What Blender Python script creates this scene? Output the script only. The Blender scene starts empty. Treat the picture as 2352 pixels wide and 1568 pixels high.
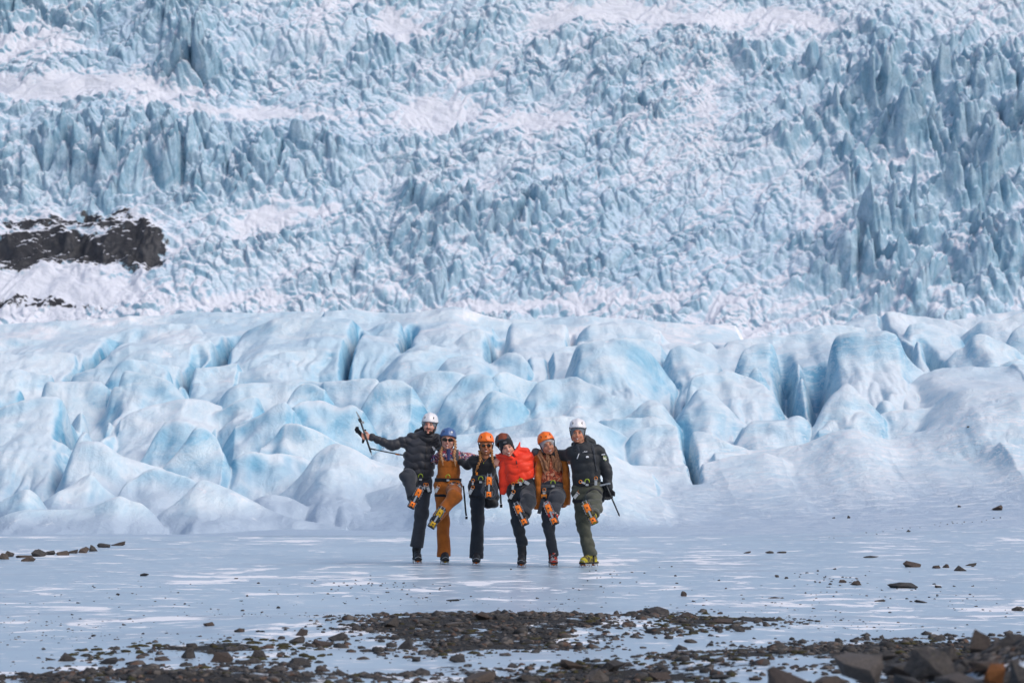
import bpy, math, random
import numpy as np
from mathutils import Vector, Matrix, Euler
SC = bpy.context.scene
COL = SC.collection
RD = math.radians

# ------------------------------------------------------------------ camera, light, exposure
CAM_H = 1.5
F = 6533.0            # focal length in photo pixels (photo taken as 2352 wide)
PITCH = math.atan(224 / F)
cam = bpy.data.cameras.new('camera')
camo = bpy.data.objects.new('camera', cam)
COL.objects.link(camo)
cam.lens = 100.0
cam.sensor_width = 36.0
cam.clip_start = 0.5
cam.clip_end = 6000
cam.dof.use_dof = True
cam.dof.focus_distance = 33.3
cam.dof.aperture_fstop = 4.5
camo.location = (0, 0, CAM_H)
camo.rotation_euler = (math.pi / 2 + PITCH, 0, 0)
SC.camera = camo

SUN_EL, SUN_AZ = 46.0, 125.0     # azimuth measured clockwise from +Y (view direction)
world = bpy.data.worlds.new('World')
SC.world = world
world.use_nodes = True
wn = world.node_tree
wn.nodes.clear()
sky = wn.nodes.new('ShaderNodeTexSky')
sky.sky_type = 'NISHITA'
sky.sun_disc = False
sky.sun_elevation = RD(SUN_EL)
sky.sun_rotation = RD(SUN_AZ)
sky.air_density = 1.0
sky.dust_density = 3.0
sky.ozone_density = 1.0
bg = wn.nodes.new('ShaderNodeBackground')
bg.inputs['Strength'].default_value = 0.15
wo = wn.nodes.new('ShaderNodeOutputWorld')
wn.links.new(sky.outputs[0], bg.inputs[0])
wn.links.new(bg.outputs[0], wo.inputs[0])
sl = bpy.data.lights.new('sun', 'SUN')
sl.energy = 0.95
sl.angle = RD(32)
sl.color = (1.0, 0.975, 0.95)
so = bpy.data.objects.new('sun', sl)
COL.objects.link(so)
_d = Vector((math.sin(RD(SUN_AZ)) * math.cos(RD(SUN_EL)), math.cos(RD(SUN_AZ)) * math.cos(RD(SUN_EL)), math.sin(RD(SUN_EL))))
so.rotation_euler = _d.to_track_quat('Z', 'Y').to_euler()
so.location = (20, 10, 40)
SC.view_settings.view_transform = 'Standard'
SC.view_settings.look = 'None'
SC.view_settings.exposure = 0.16
SC.view_settings.gamma = 1.0

# ------------------------------------------------------------------ helpers
_cp, _sp = math.cos(PITCH), math.sin(PITCH)

def at(px, py, Y):
    """photo pixel (2352 wide) -> world point at distance Y"""
    a = (px - 1176) / F
    b = (784 - py) / F
    k = Y / (_cp - b * _sp)
    return np.array([a * k, Y, CAM_H + k * (_sp + b * _cp)])

def pix(x, y, z):
    yy = y * _cp + (z - CAM_H) * _sp
    zz = -y * _sp + (z - CAM_H) * _cp
    return 1176 + F * x / yy, 784 - F * zz / yy

def tag(o, label=None, cat=None, group=None, kind=None):
    if label: o['label'] = label
    if cat: o['category'] = cat
    if group: o['group'] = group
    if kind: o['kind'] = kind
    return o

def empty(name, loc):
    o = bpy.data.objects.new(name, None)
    COL.objects.link(o)
    o.location = loc
    o.empty_display_size = 0.2
    return o

def link_mesh(name, V, Fc, mat, parent=None, smooth=True, attrs=None, mats=None, midx=None):
    """V (n,3) float array in WORLD coordinates, Fc (m,3|4) int array; one mesh object"""
    V = np.asarray(V, dtype=np.float32)
    if parent is not None:
        V = V - np.array(parent_world(parent), dtype=np.float32)
    Fc = np.asarray(Fc, dtype=np.int32)
    me = bpy.data.meshes.new(name)
    k = Fc.shape[1]
    me.vertices.add(len(V)); me.vertices.foreach_set('co', V.ravel())
    me.loops.add(Fc.size); me.loops.foreach_set('vertex_index', Fc.ravel())
    me.polygons.add(len(Fc))
    me.polygons.foreach_set('loop_start', np.arange(0, Fc.size, k, dtype=np.int32))
    me.polygons.foreach_set('loop_total', np.full(len(Fc), k, dtype=np.int32))
    if smooth:
        me.polygons.foreach_set('use_smooth', np.ones(len(Fc), dtype=bool))
    for m in (mats or [mat]):
        me.materials.append(m)
    if midx is not None:
        me.polygons.foreach_set('material_index', np.asarray(midx, dtype=np.int32))
    for an, av in (attrs or {}).items():
        a = me.attributes.new(an, 'FLOAT', 'POINT')
        a.data.foreach_set('value', np.asarray(av, dtype=np.float32).ravel())
    me.update(calc_edges=True)
    me.validate()
    o = bpy.data.objects.new(name, me)
    COL.objects.link(o)
    if parent is not None:
        o.parent = parent
    return o

def parent_world(p):
    s = np.zeros(3)
    while p is not None:
        s = s + np.array(p.location)
        p = p.parent
    return s

# ---- noise in numpy
def _h(ix, iy, seed):
    n = (ix.astype(np.int64) * 374761393 + iy.astype(np.int64) * 668265263 + seed * 1442695041) & 0xffffffff
    n = ((n ^ (n >> 13)) * 1274126177) & 0xffffffff
    n = ((n ^ (n >> 16)) * 2246822519) & 0xffffffff
    return ((n ^ (n >> 15)) & 0xffffff).astype(np.float64) / 16777216.0

def perlin(x, y, seed=0):
    x0 = np.floor(x); y0 = np.floor(y)
    fx = x - x0; fy = y - y0
    u = fx * fx * fx * (fx * (fx * 6 - 15) + 10); v = fy * fy * fy * (fy * (fy * 6 - 15) + 10)
    def g(i, j):
        a = _h(x0 + i, y0 + j, seed) * 2 * np.pi
        return np.cos(a) * (fx - i) + np.sin(a) * (fy - j)
    a = g(0, 0) * (1 - u) + g(1, 0) * u
    b = g(0, 1) * (1 - u) + g(1, 1) * u
    return (a * (1 - v) + b * v) * 1.5

def fbm(x, y, o=4, seed=0, gain=.5):
    s = 0; a = 1; t = 0
    for i in range(o):
        s = s + a * perlin(x * 2 ** i, y * 2 ** i, seed + i * 17)
        t += a; a *= gain
    return s / t

def ridged(x, y, o=4, seed=0, gain=.5):
    s = 0; a = 1; t = 0
    for i in range(o):
        s = s + a * (1 - 2 * np.abs(perlin(x * 2 ** i, y * 2 ** i, seed + i * 17)))
        t += a; a *= gain
    return s / t

def worley(x, y, seed=0, jit=.95):
    x0 = np.floor(x); y0 = np.floor(y)
    F1 = np.full(x.shape, 9.); F2 = np.full(x.shape, 9.)
    cx = np.zeros(x.shape); cy = np.zeros(x.shape); r = np.zeros(x.shape); r2 = np.zeros(x.shape)
    for i in (-1, 0, 1):
        for j in (-1, 0, 1):
            a = x0 + i; b = y0 + j
            px = a + .5 + jit * (_h(a, b, seed) - .5); py = b + .5 + jit * (_h(a, b, seed + 7) - .5)
            d = np.hypot(x - px, y - py)
            m = d < F1
            F2 = np.where(m, F1, np.minimum(F2, d))
            F1 = np.where(m, d, F1)
            cx = np.where(m, x - px, cx); cy = np.where(m, y - py, cy)
            r = np.where(m, _h(a, b, seed + 31), r); r2 = np.where(m, _h(a, b, seed + 53), r2)
    return F1, F2, cx, cy, r, r2

def sstep(a, b, x):
    t = np.clip((x - a) / (b - a), 0, 1)
    return t * t * (3 - 2 * t)

def grid_faces(nr, nc):
    i = np.arange(nr - 1)[:, None] * nc + np.arange(nc - 1)[None, :]
    i = i.ravel()
    return np.stack([i, i + 1, i + nc + 1, i + nc], 1)

# ------------------------------------------------------------------ materials
def new_mat(name, rough=.8, col=(.5, .5, .5), metal=0, spec=.5):
    m = bpy.data.materials.new(name)
    m.use_nodes = True
    b = m.node_tree.nodes['Principled BSDF']
    b.inputs['Base Color'].default_value = (*col, 1)
    b.inputs['Roughness'].default_value = rough
    b.inputs['Metallic'].default_value = metal
    b.inputs['Specular IOR Level'].default_value = spec
    return m

class NT:
    def __init__(s, m):
        s.m = m; s.t = m.node_tree; s.b = s.t.nodes['Principled BSDF']
        s.co = s.t.nodes.new('ShaderNodeTexCoord').outputs['Object']
    def n(s, typ, **kw):
        x = s.t.nodes.new('ShaderNode' + typ)
        for k, v in kw.items(): setattr(x, k, v)
        return x
    def l(s, a, b):
        if isinstance(a, (int, float)): b.default_value = a
        elif isinstance(a, tuple): b.default_value = (*a, 1) if len(a) == 3 and len(b.default_value) == 4 else a
        else: s.t.links.new(a, b)
    def noise(s, scale, detail=4, rough=.55, vec=None, mp=None, dist=0):
        x = s.n('TexNoise'); x.inputs['Scale'].default_value = scale; x.inputs['Detail'].default_value = detail
        x.inputs['Roughness'].default_value = rough; x.inputs['Distortion'].default_value = dist
        s.l(s.map(mp, vec) if mp else (vec or s.co), x.inputs['Vector']); return x.outputs['Fac']
    def map(s, sc, vec=None, rot=(0, 0, 0)):
        x = s.n('Mapping'); x.inputs['Scale'].default_value = sc; x.inputs['Rotation'].default_value = rot
        s.l(vec or s.co, x.inputs['Vector']); return x.outputs[0]
    def voro(s, scale, feature='F1', vec=None, out='Distance'):
        x = s.n('TexVoronoi'); x.feature = feature; x.inputs['Scale'].default_value = scale
        s.l(vec or s.co, x.inputs['Vector']); return x.outputs[out]
    def ramp(s, f, lo, hi, a=0., b=1.):
        x = s.n('MapRange'); x.interpolation_type = 'SMOOTHSTEP'
        s.l(f, x.inputs['Value'])
        for k, v in zip(('From Min', 'From Max', 'To Min', 'To Max'), (lo, hi, a, b)): x.inputs[k].default_value = v
        return x.outputs['Result']
    def math(s, op, a, b=0.):
        x = s.n('Math', operation=op); s.l(a, x.inputs[0]); s.l(b, x.inputs[1]); return x.outputs[0]
    def mix(s, f, a, b, bt='MIX'):
        x = s.n('Mix', data_type='RGBA', blend_type=bt)
        s.l(f, x.inputs[0]); s.l(a, x.inputs[6]); s.l(b, x.inputs[7]); return x.outputs[2]
    def attr(s, name):
        x = s.n('Attribute'); x.attribute_name = name; return x.outputs['Fac']
    def nz(s):
        g = s.n('NewGeometry'); x = s.n('SeparateXYZ'); s.l(g.outputs['Normal'], x.inputs[0]); return x.outputs[2]
    def bump(s, h, dist, strength=1., nrm=None):
        x = s.n('Bump'); x.inputs['Distance'].default_value = dist; x.inputs['Strength'].default_value = strength
        s.l(h, x.inputs['Height'])
        if nrm: s.l(nrm, x.inputs['Normal'])
        return x.outputs[0]
    def out(s, col=None, rough=None, nrm=None):
        if col is not None: s.l(col, s.b.inputs['Base Color'])
        if rough is not None: s.l(rough, s.b.inputs['Roughness'])
        if nrm is not None: s.l(nrm, s.b.inputs['Normal'])
        return s.m
# ------------------------------------------------------------------ terrain materials
SNOW = (.80, .80, .83)
def plain_material():
    m = new_mat('lake_ice', .3); t = NT(m)
    n1 = t.noise(2.3, 5, .62, mp=(.62, .8, 1), dist=.5)
    n2 = t.noise(.22, 3, .5)
    s = t.math('ADD', n1, t.math('MULTIPLY', t.math('SUBTRACT', n2, .5), .5))
    snow = t.ramp(s, .578, .62)
    n3 = t.noise(6.5, 4, .6, mp=(.5, 1, 1))
    snow2 = t.math('MULTIPLY', t.ramp(n3, .585, .64), .8)
    snow = t.math('MAXIMUM', snow, snow2)
    ice = t.mix(t.noise(.35, 4, .6), (.28, .38, .485), (.46, .56, .65))
    ice = t.mix(t.ramp(t.noise(.9, 5, .7, mp=(.3, 1.5, 1)), .5, .75), ice, (.31, .36, .44))
    dirt = t.attr('dirt')
    dn = t.math('ADD', dirt, t.math('MULTIPLY', t.math('SUBTRACT', t.noise(1.7, 8, .74), .5), 2.9))
    dmask = t.ramp(dn, .70, .78)
    g = t.noise(28, 5, .85)
    soil = t.mix(t.ramp(g, .35, .65), (.006, .006, .007), (.042, .036, .033))
    soil = t.mix(t.ramp(t.noise(5, 4, .7), .60, .72), soil, (.034, .032, .010))
    c = t.mix(snow, ice, SNOW)
    c = t.mix(dmask, c, soil)
    r = t.mix(snow, (.34, .34, .34), (.8, .8, .8))
    r = t.mix(dmask, r, (.9, .9, .9))
    h = t.math('ADD', t.math('MULTIPLY', snow, .6), t.math('MULTIPLY', t.noise(6, 5, .6, mp=(.5, 1, 1)), .6))
    h = t.math('ADD', h, t.math('MULTIPLY', t.math('MULTIPLY', g, dmask), 4))
    return t.out(c, r, t.bump(h, .012, .8))

def mound_material():
    m = new_mat('hummock_ice', .5); t = NT(m)
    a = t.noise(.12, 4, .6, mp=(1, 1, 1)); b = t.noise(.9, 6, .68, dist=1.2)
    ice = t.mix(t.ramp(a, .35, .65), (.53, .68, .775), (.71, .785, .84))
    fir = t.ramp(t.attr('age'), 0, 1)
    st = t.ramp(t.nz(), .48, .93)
    c = t.mix(st, t.mix(t.ramp(b, .3, .7), (.09, .33, .51), (.34, .58, .73)), ice)  # bluer bare ice on steep faces, with the hollows' blue shade painted in
    pale = t.math('MULTIPLY', t.ramp(t.noise(.5, 6, .7, dist=1.5), .42, .66), .62)
    c = t.mix(pale, c, (.76, .80, .825))
    snow = t.math('MULTIPLY', t.ramp(t.noise(1.9, 6, .75, dist=1.0), .60, .67), t.ramp(t.nz(), .70, .93))
    fs = t.ramp(t.noise(.55, 5, .6), .48, .62)
    snow = t.math('MAXIMUM', snow, t.math('MULTIPLY', fs, t.ramp(t.attr('age'), .35, .95)))
    snow = t.math('MAXIMUM', snow, t.attr('lee'))
    # wind ripples catch thin snow
    rip = t.noise(7.5, 4, .7, vec=t.map((.30, .9, 1.9), rot=(0, RD(-28), RD(20))), dist=.7)
    snow = t.math('MAXIMUM', snow, t.math('MULTIPLY', t.math('MULTIPLY', t.ramp(rip, .50, .60), t.ramp(t.attr('ripple'), .2, .8)), .85))
    c = t.mix(snow, c, SNOW)
    dirt = t.math('MULTIPLY', t.ramp(t.noise(1.6, 9, .82, dist=2.5), .56, .74), .42)
    c = t.mix(dirt, c, (.38, .41, .43))
    c = t.mix(t.math('MULTIPLY', t.ramp(t.noise(2.6, 6, .7, mp=(1, .35, .5), dist=1.5), .45, .7), .30), c, (.42, .60, .71))
    fl = t.attr('flat')
    c = t.mix(t.math('MULTIPLY', fl, t.math('SUBTRACT', 1.0, t.math('MULTIPLY', snow, .6))), c, (.40, .49, .60))
    r = t.mix(snow, (.42, .42, .42), (.85, .85, .85))
    h = t.math('ADD', t.math('MULTIPLY', t.noise(2.0, 8, .66, dist=.8), 1.0), t.math('MULTIPLY', t.noise(9, 5, .7), .30))
    h = t.math('ADD', h, t.math('MULTIPLY', t.math('MULTIPLY', rip, t.attr('ripple')), .5))
    return t.out(c, r, t.bump(h, .085, .75))

def icefall_material():
    m = new_mat('serac_ice', .6); t = NT(m)
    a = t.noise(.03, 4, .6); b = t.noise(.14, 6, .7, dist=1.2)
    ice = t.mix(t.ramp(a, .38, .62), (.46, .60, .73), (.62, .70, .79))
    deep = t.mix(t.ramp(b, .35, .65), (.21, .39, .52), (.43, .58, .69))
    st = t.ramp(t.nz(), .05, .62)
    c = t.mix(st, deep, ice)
    sn = t.math('ADD', t.math('ADD', t.nz(), t.math('MULTIPLY', t.math('SUBTRACT', t.noise(.11, 6, .66), .5), 1.5)), t.math('MULTIPLY', t.attr('snow'), .75))
    snow = t.ramp(sn, .60, .88)
    c = t.mix(t.math('MULTIPLY', snow, .90), c, (.69, .705, .775))
    dirt = t.math('MULTIPLY', t.ramp(t.noise(.16, 8, .8, dist=2), .56, .74), .55)
    c = t.mix(dirt, c, (.17, .20, .24))
    wv = t.mix(.5, t.map((1, 1, .5)), t.n('TexNoise').outputs['Color'])
    crack = t.math('MULTIPLY', t.math('MULTIPLY', t.ramp(t.noise(.5, 5, .7, mp=(1, 1, .45), dist=2.5), .50, .512), t.ramp(t.noise(.5, 5, .7, mp=(1, 1, .45), dist=2.5), .53, .515)), t.math('SUBTRACT', .75, snow))
    c = t.mix(crack, c, (.07, .16, .21))
    # bare rock
    rk = t.math('ADD', t.attr('rock'), t.math('MULTIPLY', t.math('SUBTRACT', t.noise(.13, 8, .72), .5), 1.7))
    rk = t.math('SUBTRACT', rk, t.math('MULTIPLY', t.ramp(t.nz(), .50, .92), .50))
    rm = t.ramp(rk, .34, .42)
    c = t.mix(rm, c, t.mix(t.noise(.5, 5, .7), (.010, .011, .015), (.048, .051, .062)))
    r = t.mix(snow, (.5, .5, .5), (.9, .9, .9))
    h = t.noise(.35, 8, .68, dist=.5)
    return t.out(c, r, t.bump(h, .9, .7))

M_PLAIN = plain_material()
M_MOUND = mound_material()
M_FALL = icefall_material()

# ------------------------------------------------------------------ plain + hummock glacier: one height function
_pd = np.array([0, 30, 46, 49.5, 56, 61, 67, 74, 80])
_pz = np.array([0, 0, 0, .05, .85, 1.75, 2.9, 4.0, 4.3])
def base_z(X, Y):
    z = np.interp(Y, _pd, _pz)
    u = 1176 + F * X / np.maximum(Y, 1)
    return z + sstep(1500, 2600, u) * sstep(38, 54, Y) * .42 - sstep(600, 0, u) * sstep(44, 48, Y) * .05

# crest lines of the ice ridges, nearest last in each list; picture coordinates of four views of the photo,
# each crest with the distance it stands at, its front slope and (optional) how far its low parts come forward
_RG = {1: (0, 694.9, .3409), 2: (0, 962.2, .39773), 3: (768.4, 694.9, .3409), 4: (1550.2, 694.9, .3409), 5: (1416.5, 948.8, .39773), 0: (0, 0, 1)}
RIDGES = [
 (2, 49.6, .5, '-60 590 0 575 60 545 130 525 240 520 330 522 450 520 530 500 610 465 675 440 720 462 760 480 800 480 850 515 910 570 960 640'),
 (2, 50.6, .6, '830 660 880 615 940 560 1000 500 1060 455 1110 400 1150 352 1190 355 1250 375 1330 405 1420 445 1500 480 1600 530 1720 570 1850 595 2000 620'),
 (2, 52, .6, '1440 480 1500 448 1560 430 1610 433 1680 450 1760 500 1850 560 1900 590'),
 (2, 55.6, .8, '1220 380 1250 330 1300 265 1370 220 1460 188 1560 210 1650 205 1740 225 1790 260'),
 (2, 54.2, .55, '1580 470 1680 380 1760 290 1830 200 1890 145 1930 140 1990 155 2060 185 2120 220 2180 250 2260 275 2320 295 2420 340 2520 400'),
 (2, 51, .8, '-60 600 0 520 50 470 110 440 150 415 180 400 215 412 250 445 275 480 300 540'),
 (2, 52, .8, '240 540 280 490 350 430 420 375 470 335 500 322 545 340 580 390 630 420 660 440 700 480'),
 (2, 53.2, .8, '690 460 720 385 760 360 830 310 880 292 940 300 1010 320 1080 345 1120 372 1160 440'),
 (2, 55.4, .6, '300 520 370 420 405 330 430 230 435 170 465 140 520 125 600 135 650 170 700 205 760 230 830 250 900 265 960 275 1000 310'),
 (2, 57.5, .7, '-60 230 20 200 100 160 180 140 300 135 400 140 440 165 470 260'),
 (2, 56.4, .7, '-60 330 0 305 80 310 150 300 200 260 300 210 380 180 420 230'),
 (2, 57.6, 1.0, '840 260 880 180 905 90 960 22 1040 0 1100 20 1150 50'),
 (2, 56.4, .9, '960 320 1030 240 1070 190 1110 130 1140 70 1170 42 1200 50 1240 75 1280 105 1300 150 1330 220'),
 (2, 59.4, .8, '1270 130 1330 80 1370 50 1430 20 1490 0 1560 -20 1620 0 1650 30'),
 (2, 57.3, .8, '1500 170 1540 140 1590 100 1620 50 1650 28 1720 28 1790 50 1850 85 1920 130 1990 165 2060 215'),
 (1, 59, .6, '-60 770 60 720 150 685 230 660 330 642 430 640 510 645 560 680 590 730 620 790 640 850 650 900'),
 (1, 60.2, 1, '560 720 600 640 640 622 670 640 690 740'),
 (1, 61.5, 1, '660 800 675 700 680 620 700 575 740 556 775 560 800 600 830 800'),
 (1, 64.2, .8, '740 560 770 480 800 420 840 398 900 385 1000 395 1100 430 1180 490 1240 570'),
 (1, 62.6, .7, '770 700 788 540 800 480 830 462 880 468 1000 480 1100 505 1180 545 1240 600 1300 680'),
 (1, 65.4, .7, '1230 640 1300 600 1330 560 1370 552 1390 500 1420 478 1500 465 1600 460 1680 450 1740 410 1790 390 1830 420'),
 (1, 62.5, .6, '1480 650 1540 590 1600 555 1700 545 1800 545 1900 535 2000 520 2080 530 2200 540 2352 540 2450 560'),
 (1, 60.6, .6, '850 790 900 750 1000 715 1100 680 1250 650 1400 660 1500 700'),
 (1, 59.8, 1, '1380 820 1440 740 1520 690 1600 655 1700 630 1740 660 1760 720 1775 790'),
 (1, 58.4, .8, '1600 840 1720 790 1800 740 1860 690 1920 670 1960 690 1980 760'),
 (1, 60.6, 1, '1920 760 1950 660 1970 600 2010 560 2070 545 2130 560 2200 600'),
 (1, 59.2, 1, '1950 720 2050 665 2150 660 2230 690 2300 710 2380 690 2450 740'),
 (1, 66.6, .6, '1770 560 1785 450 1800 380 1840 330 1900 310 1980 320 2100 340 2352 370'),
 (1, 74, .4, '-60 150 100 140 250 140 400 125 600 110 800 100 900 90 1100 85 1300 60 1500 65 1700 70 1900 62 2100 60 2352 52 2500 60'),
 (1, 71, .5, '-60 250 150 240 400 262 560 270 650 265 700 230 760 210 900 170 1100 150 1250 140 1340 150 1370 190'),
 (1, 68.6, .6, '-60 350 100 340 300 350 450 345 540 340 556 460'),
 (1, 68, .6, '575 470 600 360 680 320 770 300 850 280 1000 270 1200 280 1350 260 1450 240 1500 330 1550 440'),
 (1, 65.8, .55, '500 480 600 450 760 420 1000 400 1200 430 1350 440 1500 430 1600 400'),
 (1, 63.6, .7, '232 700 245 560 290 530 400 540 560 540 680 530 740 580'),
 (1, 62.4, .8, '-60 650 50 600 120 575 170 570 190 700'),
 (1, 65.6, .6, '-60 480 100 450 250 470 400 480 560 470 640 490'),
 (1, 70.4, .5, '1552 440 1580 330 1640 210 1700 175 1850 120 2000 110 2200 105 2400 120'),
 (3, 74, .4, '-60 60 150 50 300 70 450 80 600 60 700 50 800 35 900 55 980 85 1100 120 1280 130 1350 160'),
 (3, 74, .4, '1200 140 1280 125 1500 105 1700 95 1900 110 2100 125 2250 140 2352 150 2700 160'),
 (3, 69, .6, '-200 330 -60 290 0 270 100 250 125 280 135 400'),
 (3, 70.3, .6, '150 400 165 250 200 200 300 140 420 120 480 160 508 230 514 330'),
 (3, 71.5, .5, '524 300 545 210 650 170 750 140 850 130 950 150 1050 160'),
 (3, 67.4, .5, '440 400 480 330 560 300 640 290 760 310 850 330'),
 (3, 68.5, .6, '740 330 850 230 920 200 980 185 1040 190 1060 230 1080 300 1095 400'),
 (3, 70, .5, '1104 400 1125 260 1140 165 1200 145 1300 142 1400 150 1550 160 1596 185 1600 290'),
 (3, 70.5, .5, '1606 290 1640 210 1720 150 1850 130 2000 140 2140 160 2200 190'),
 (3, 66, .6, '280 520 360 430 450 350 560 320 700 340 800 380'),
 (3, 65, .6, '690 480 760 390 830 355 920 345 980 370 1040 420 1100 450 1200 500'),
 (3, 65.8, .8, '1030 420 1100 370 1150 340 1220 345 1270 370 1290 430'),
 (3, 66.5, .6, '1290 420 1320 370 1400 365 1450 400 1500 380 1600 390'),
 (3, 62.5, .6, '-60 540 100 530 200 518 280 520 310 560 340 640'),
 (3, 60.8, .8, '120 840 200 680 240 600 280 545 350 520 450 530 520 580'),
 (3, 61.8, .8, '400 660 480 550 540 490 620 460 720 460 830 470 900 500'),
 (3, 61, .7, '680 800 770 620 820 540 870 490 950 478 1050 500 1100 600'),
 (3, 62.8, 1, '1040 540 1110 480 1150 470 1220 500 1290 530 1360 530 1400 600'),
 (3, 59.8, .7, '920 830 980 700 1020 640 1060 600 1100 590 1170 620 1240 650 1290 680 1340 740'),
 (3, 60.6, .6, '1250 720 1310 620 1350 560 1420 525 1500 520 1580 500 1640 500 1700 550 1800 600 1880 640 2000 660 2100 700'),
 (3, 63.5, .7, '1530 560 1570 450 1600 380 1620 300 1680 275 1780 255 1880 240 1960 245 2050 290 2120 350 2180 420 2230 480 2290 560 2352 640'),
 (3, 59, .6, '820 880 1000 790 1100 760 1300 750 1500 740 1650 760 1900 770 2000 740 2050 700 2110 665 2150 650 2200 680 2240 740 2300 830'),
 (3, 66, .6, '1480 330 1560 290 1650 285 1760 270 1900 240 2100 250 2200 280'),
 (4, 65, .7, '-140 480 -60 400 -20 310 60 288 130 310 200 345 270 385 310 420 330 460 360 540'),
 (4, 61.8, .7, '50 720 90 560 130 495 250 470 310 478 350 448 380 450 420 475 500 500 590 560 650 640 690 760'),
 (4, 60, .7, '-40 830 50 700 110 640 160 590 200 580 250 600 300 660 360 730 430 800 500 860'),
 (4, 63, 1, '495 520 530 440 560 430 585 460 610 540'),
 (4, 67, .55, '60 300 200 268 380 260 500 245 650 220 800 215 880 205 930 175 1000 150 1100 145 1180 150 1300 170'),
 (4, 64.4, .7, '380 560 420 400 460 320 560 280 700 260 780 300 800 400 790 500'),
 (4, 63.4, .6, '670 700 720 590 790 510 850 450 880 400 920 330 960 270 1050 230 1150 210 1300 205 1400 195 1480 230 1510 300 1520 350 1570 400 1650 470 1720 560'),
 (4, 70, .5, '1100 160 1250 100 1380 70 1500 70 1620 95 1750 115 1850 140 1950 200'),
 (4, 67.5, .6, '1530 330 1560 200 1600 140 1680 125 1780 140 1880 180 1950 230 2000 300'),
 (4, 65, .7, '1736 480 1800 410 1850 370 1900 320 1960 300 2000 240 2040 210 2090 208 2150 240 2220 280 2290 320 2320 350 2400 400'),
 (4, 69, .6, '1850 250 1950 200 2050 130 2150 140 2250 100 2352 60 2500 60'),
 (4, 73, .5, '1800 140 2000 105 2200 75 2352 50 2600 20'),
 (4, 67, .8, '2210 290 2280 200 2352 150 2500 120'),
 (4, 63.8, .7, '2150 450 2210 400 2280 385 2352 410 2500 420'),
 (4, 65.5, .8, '1530 360 1560 280 1640 250 1695 300 1715 370 1722 480'),
 (4, 61.5, .24, '1340 800 1470 680 1560 600 1640 520 1700 470 1780 450 1900 445 2000 430 2150 435 2352 430 2700 430'),
 (4, 58.4, .8, '900 840 960 740 1020 660 1080 600 1120 555 1150 545 1190 575 1240 640 1290 700 1370 770'),
 (4, 60, .9, '1160 640 1190 580 1220 555 1280 555 1310 620 1360 650 1440 640 1480 590 1560 570'),
 (4, 58.4, .9, '1330 780 1400 680 1440 655 1480 670 1520 740'),
 (4, 57.6, .9, '1150 840 1180 770 1230 745 1290 750 1350 810'),
 (4, 57.2, .9, '980 850 1040 780 1060 768 1090 790 1130 840'),
 (4, 57.6, .7, '460 850 560 795 700 800 780 800 830 775 870 770 920 800 960 850'),
 (5, 56, .33, '560 230 700 215 860 200 960 185 1060 172 1150 130 1230 95 1300 75 1370 78 1440 105 1510 140 1600 190 1700 240 1850 300 2000 340'),
 (5, 57, .6, '-60 330 0 240 50 150 110 100 200 75 300 65 370 90 398 130 408 280'),
 (5, 56.7, .6, '414 260 430 120 480 95 530 110 600 150 660 175 720 190 800 220'),
 (5, 58, .6, '-300 70 -100 40 100 25 200 20 260 40 310 70'),
 (5, 57.4, .7, '680 200 750 80 800 35 900 45 980 50 1020 30 1070 22 1110 45 1150 90 1200 60 1240 20 1270 30 1330 90'),
 (5, 58, .5, '1290 110 1350 20 1420 5 1500 10 1600 -10 1750 -30 1900 0'),
 (5, 56.4, .3, '1500 170 1700 115 1900 120 2100 110 2352 120 2600 110'),
 (5, 53.4, .2, '1500 420 1700 380 2000 330 2200 270 2352 200 2700 80'),
 (5, 50.4, .12, '1100 640 1400 595 1700 560 2000 535 2352 460 2700 400'),
 (0, 51.5, .22, '820 1215 900 1196 1000 1160 1100 1115 1200 1080 1300 1080 1407 1112 1480 1145 1560 1175 1640 1198 1700 1215'),
 (5, 55, .3, '-300 260 -100 290 100 305 250 315 500 290 700 235 860 215 950 260'),
 (0, 53.5, .35, '780 1160 850 1130 950 1100 1050 1040 1150 1010 1250 1000 1350 1010 1420 1050 1500 1090'),
 (0, 56.5, .5, '820 1080 860 1040 950 1010 1050 1000 1150 985 1250 960 1350 955 1450 1010'),
]
# crevasses: pixel of the upper and the lower end, distance, half width (m), depth (m)
CREV = [(235, 760, 185, 850, 68.3, .11, .9), (525, 760, 512, 835, 69, .10, .8), (1142, 752, 1142, 822, 69.4, .13, 1.1), (942, 760, 940, 802, 70.4, .09, .8), (815, 785, 808, 870, 68.5, .07, .7),
 (1316, 750, 1311, 792, 70, .05, .6), (1885, 888, 1868, 960, 62.6, .16, 1.3), (2072, 790, 2068, 845, 66, .08, .8), (2142, 795, 2140, 845, 65.6, .10, .9), (1812, 835, 1793, 890, 64.2, .13, 1.0),
 (1578, 1000, 1580, 1062, 56.6, .06, .6), (222, 925, 200, 1010, 59.8, .14, 1.0), (1625, 750, 1632, 790, 70, .10, .7), (437, 838, 430, 862, 66, .08, .6), (2046, 770, 2060, 820, 68, .06, .5), (78, 900, 70, 930, 63, .10, .8)]

def smax(a, b, k):
    h = np.clip(.5 + .5 * (a - b) / k, 0, 1)
    return b * (1 - h) + a * h + k * h * (1 - h)

def _pxs():
    out = []
    for R in RIDGES:
        ox, oy, k = _RG[R[0]]
        q = np.array(R[3].split(), float).reshape(-1, 2) * k + [ox, oy]
        out.append((R[1], R[2], q))
        # the ice goes on beyond both edges of the picture
        if q[:, 0].max() < 800: out.append((R[1], R[2], (q * [-1, 1] - [90, 0])[::-1]))
        if q[:, 0].min() > 1700: out.append((R[1], R[2], (q * [-1, 1] + [4790, 0])[::-1]))
    return out

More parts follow.
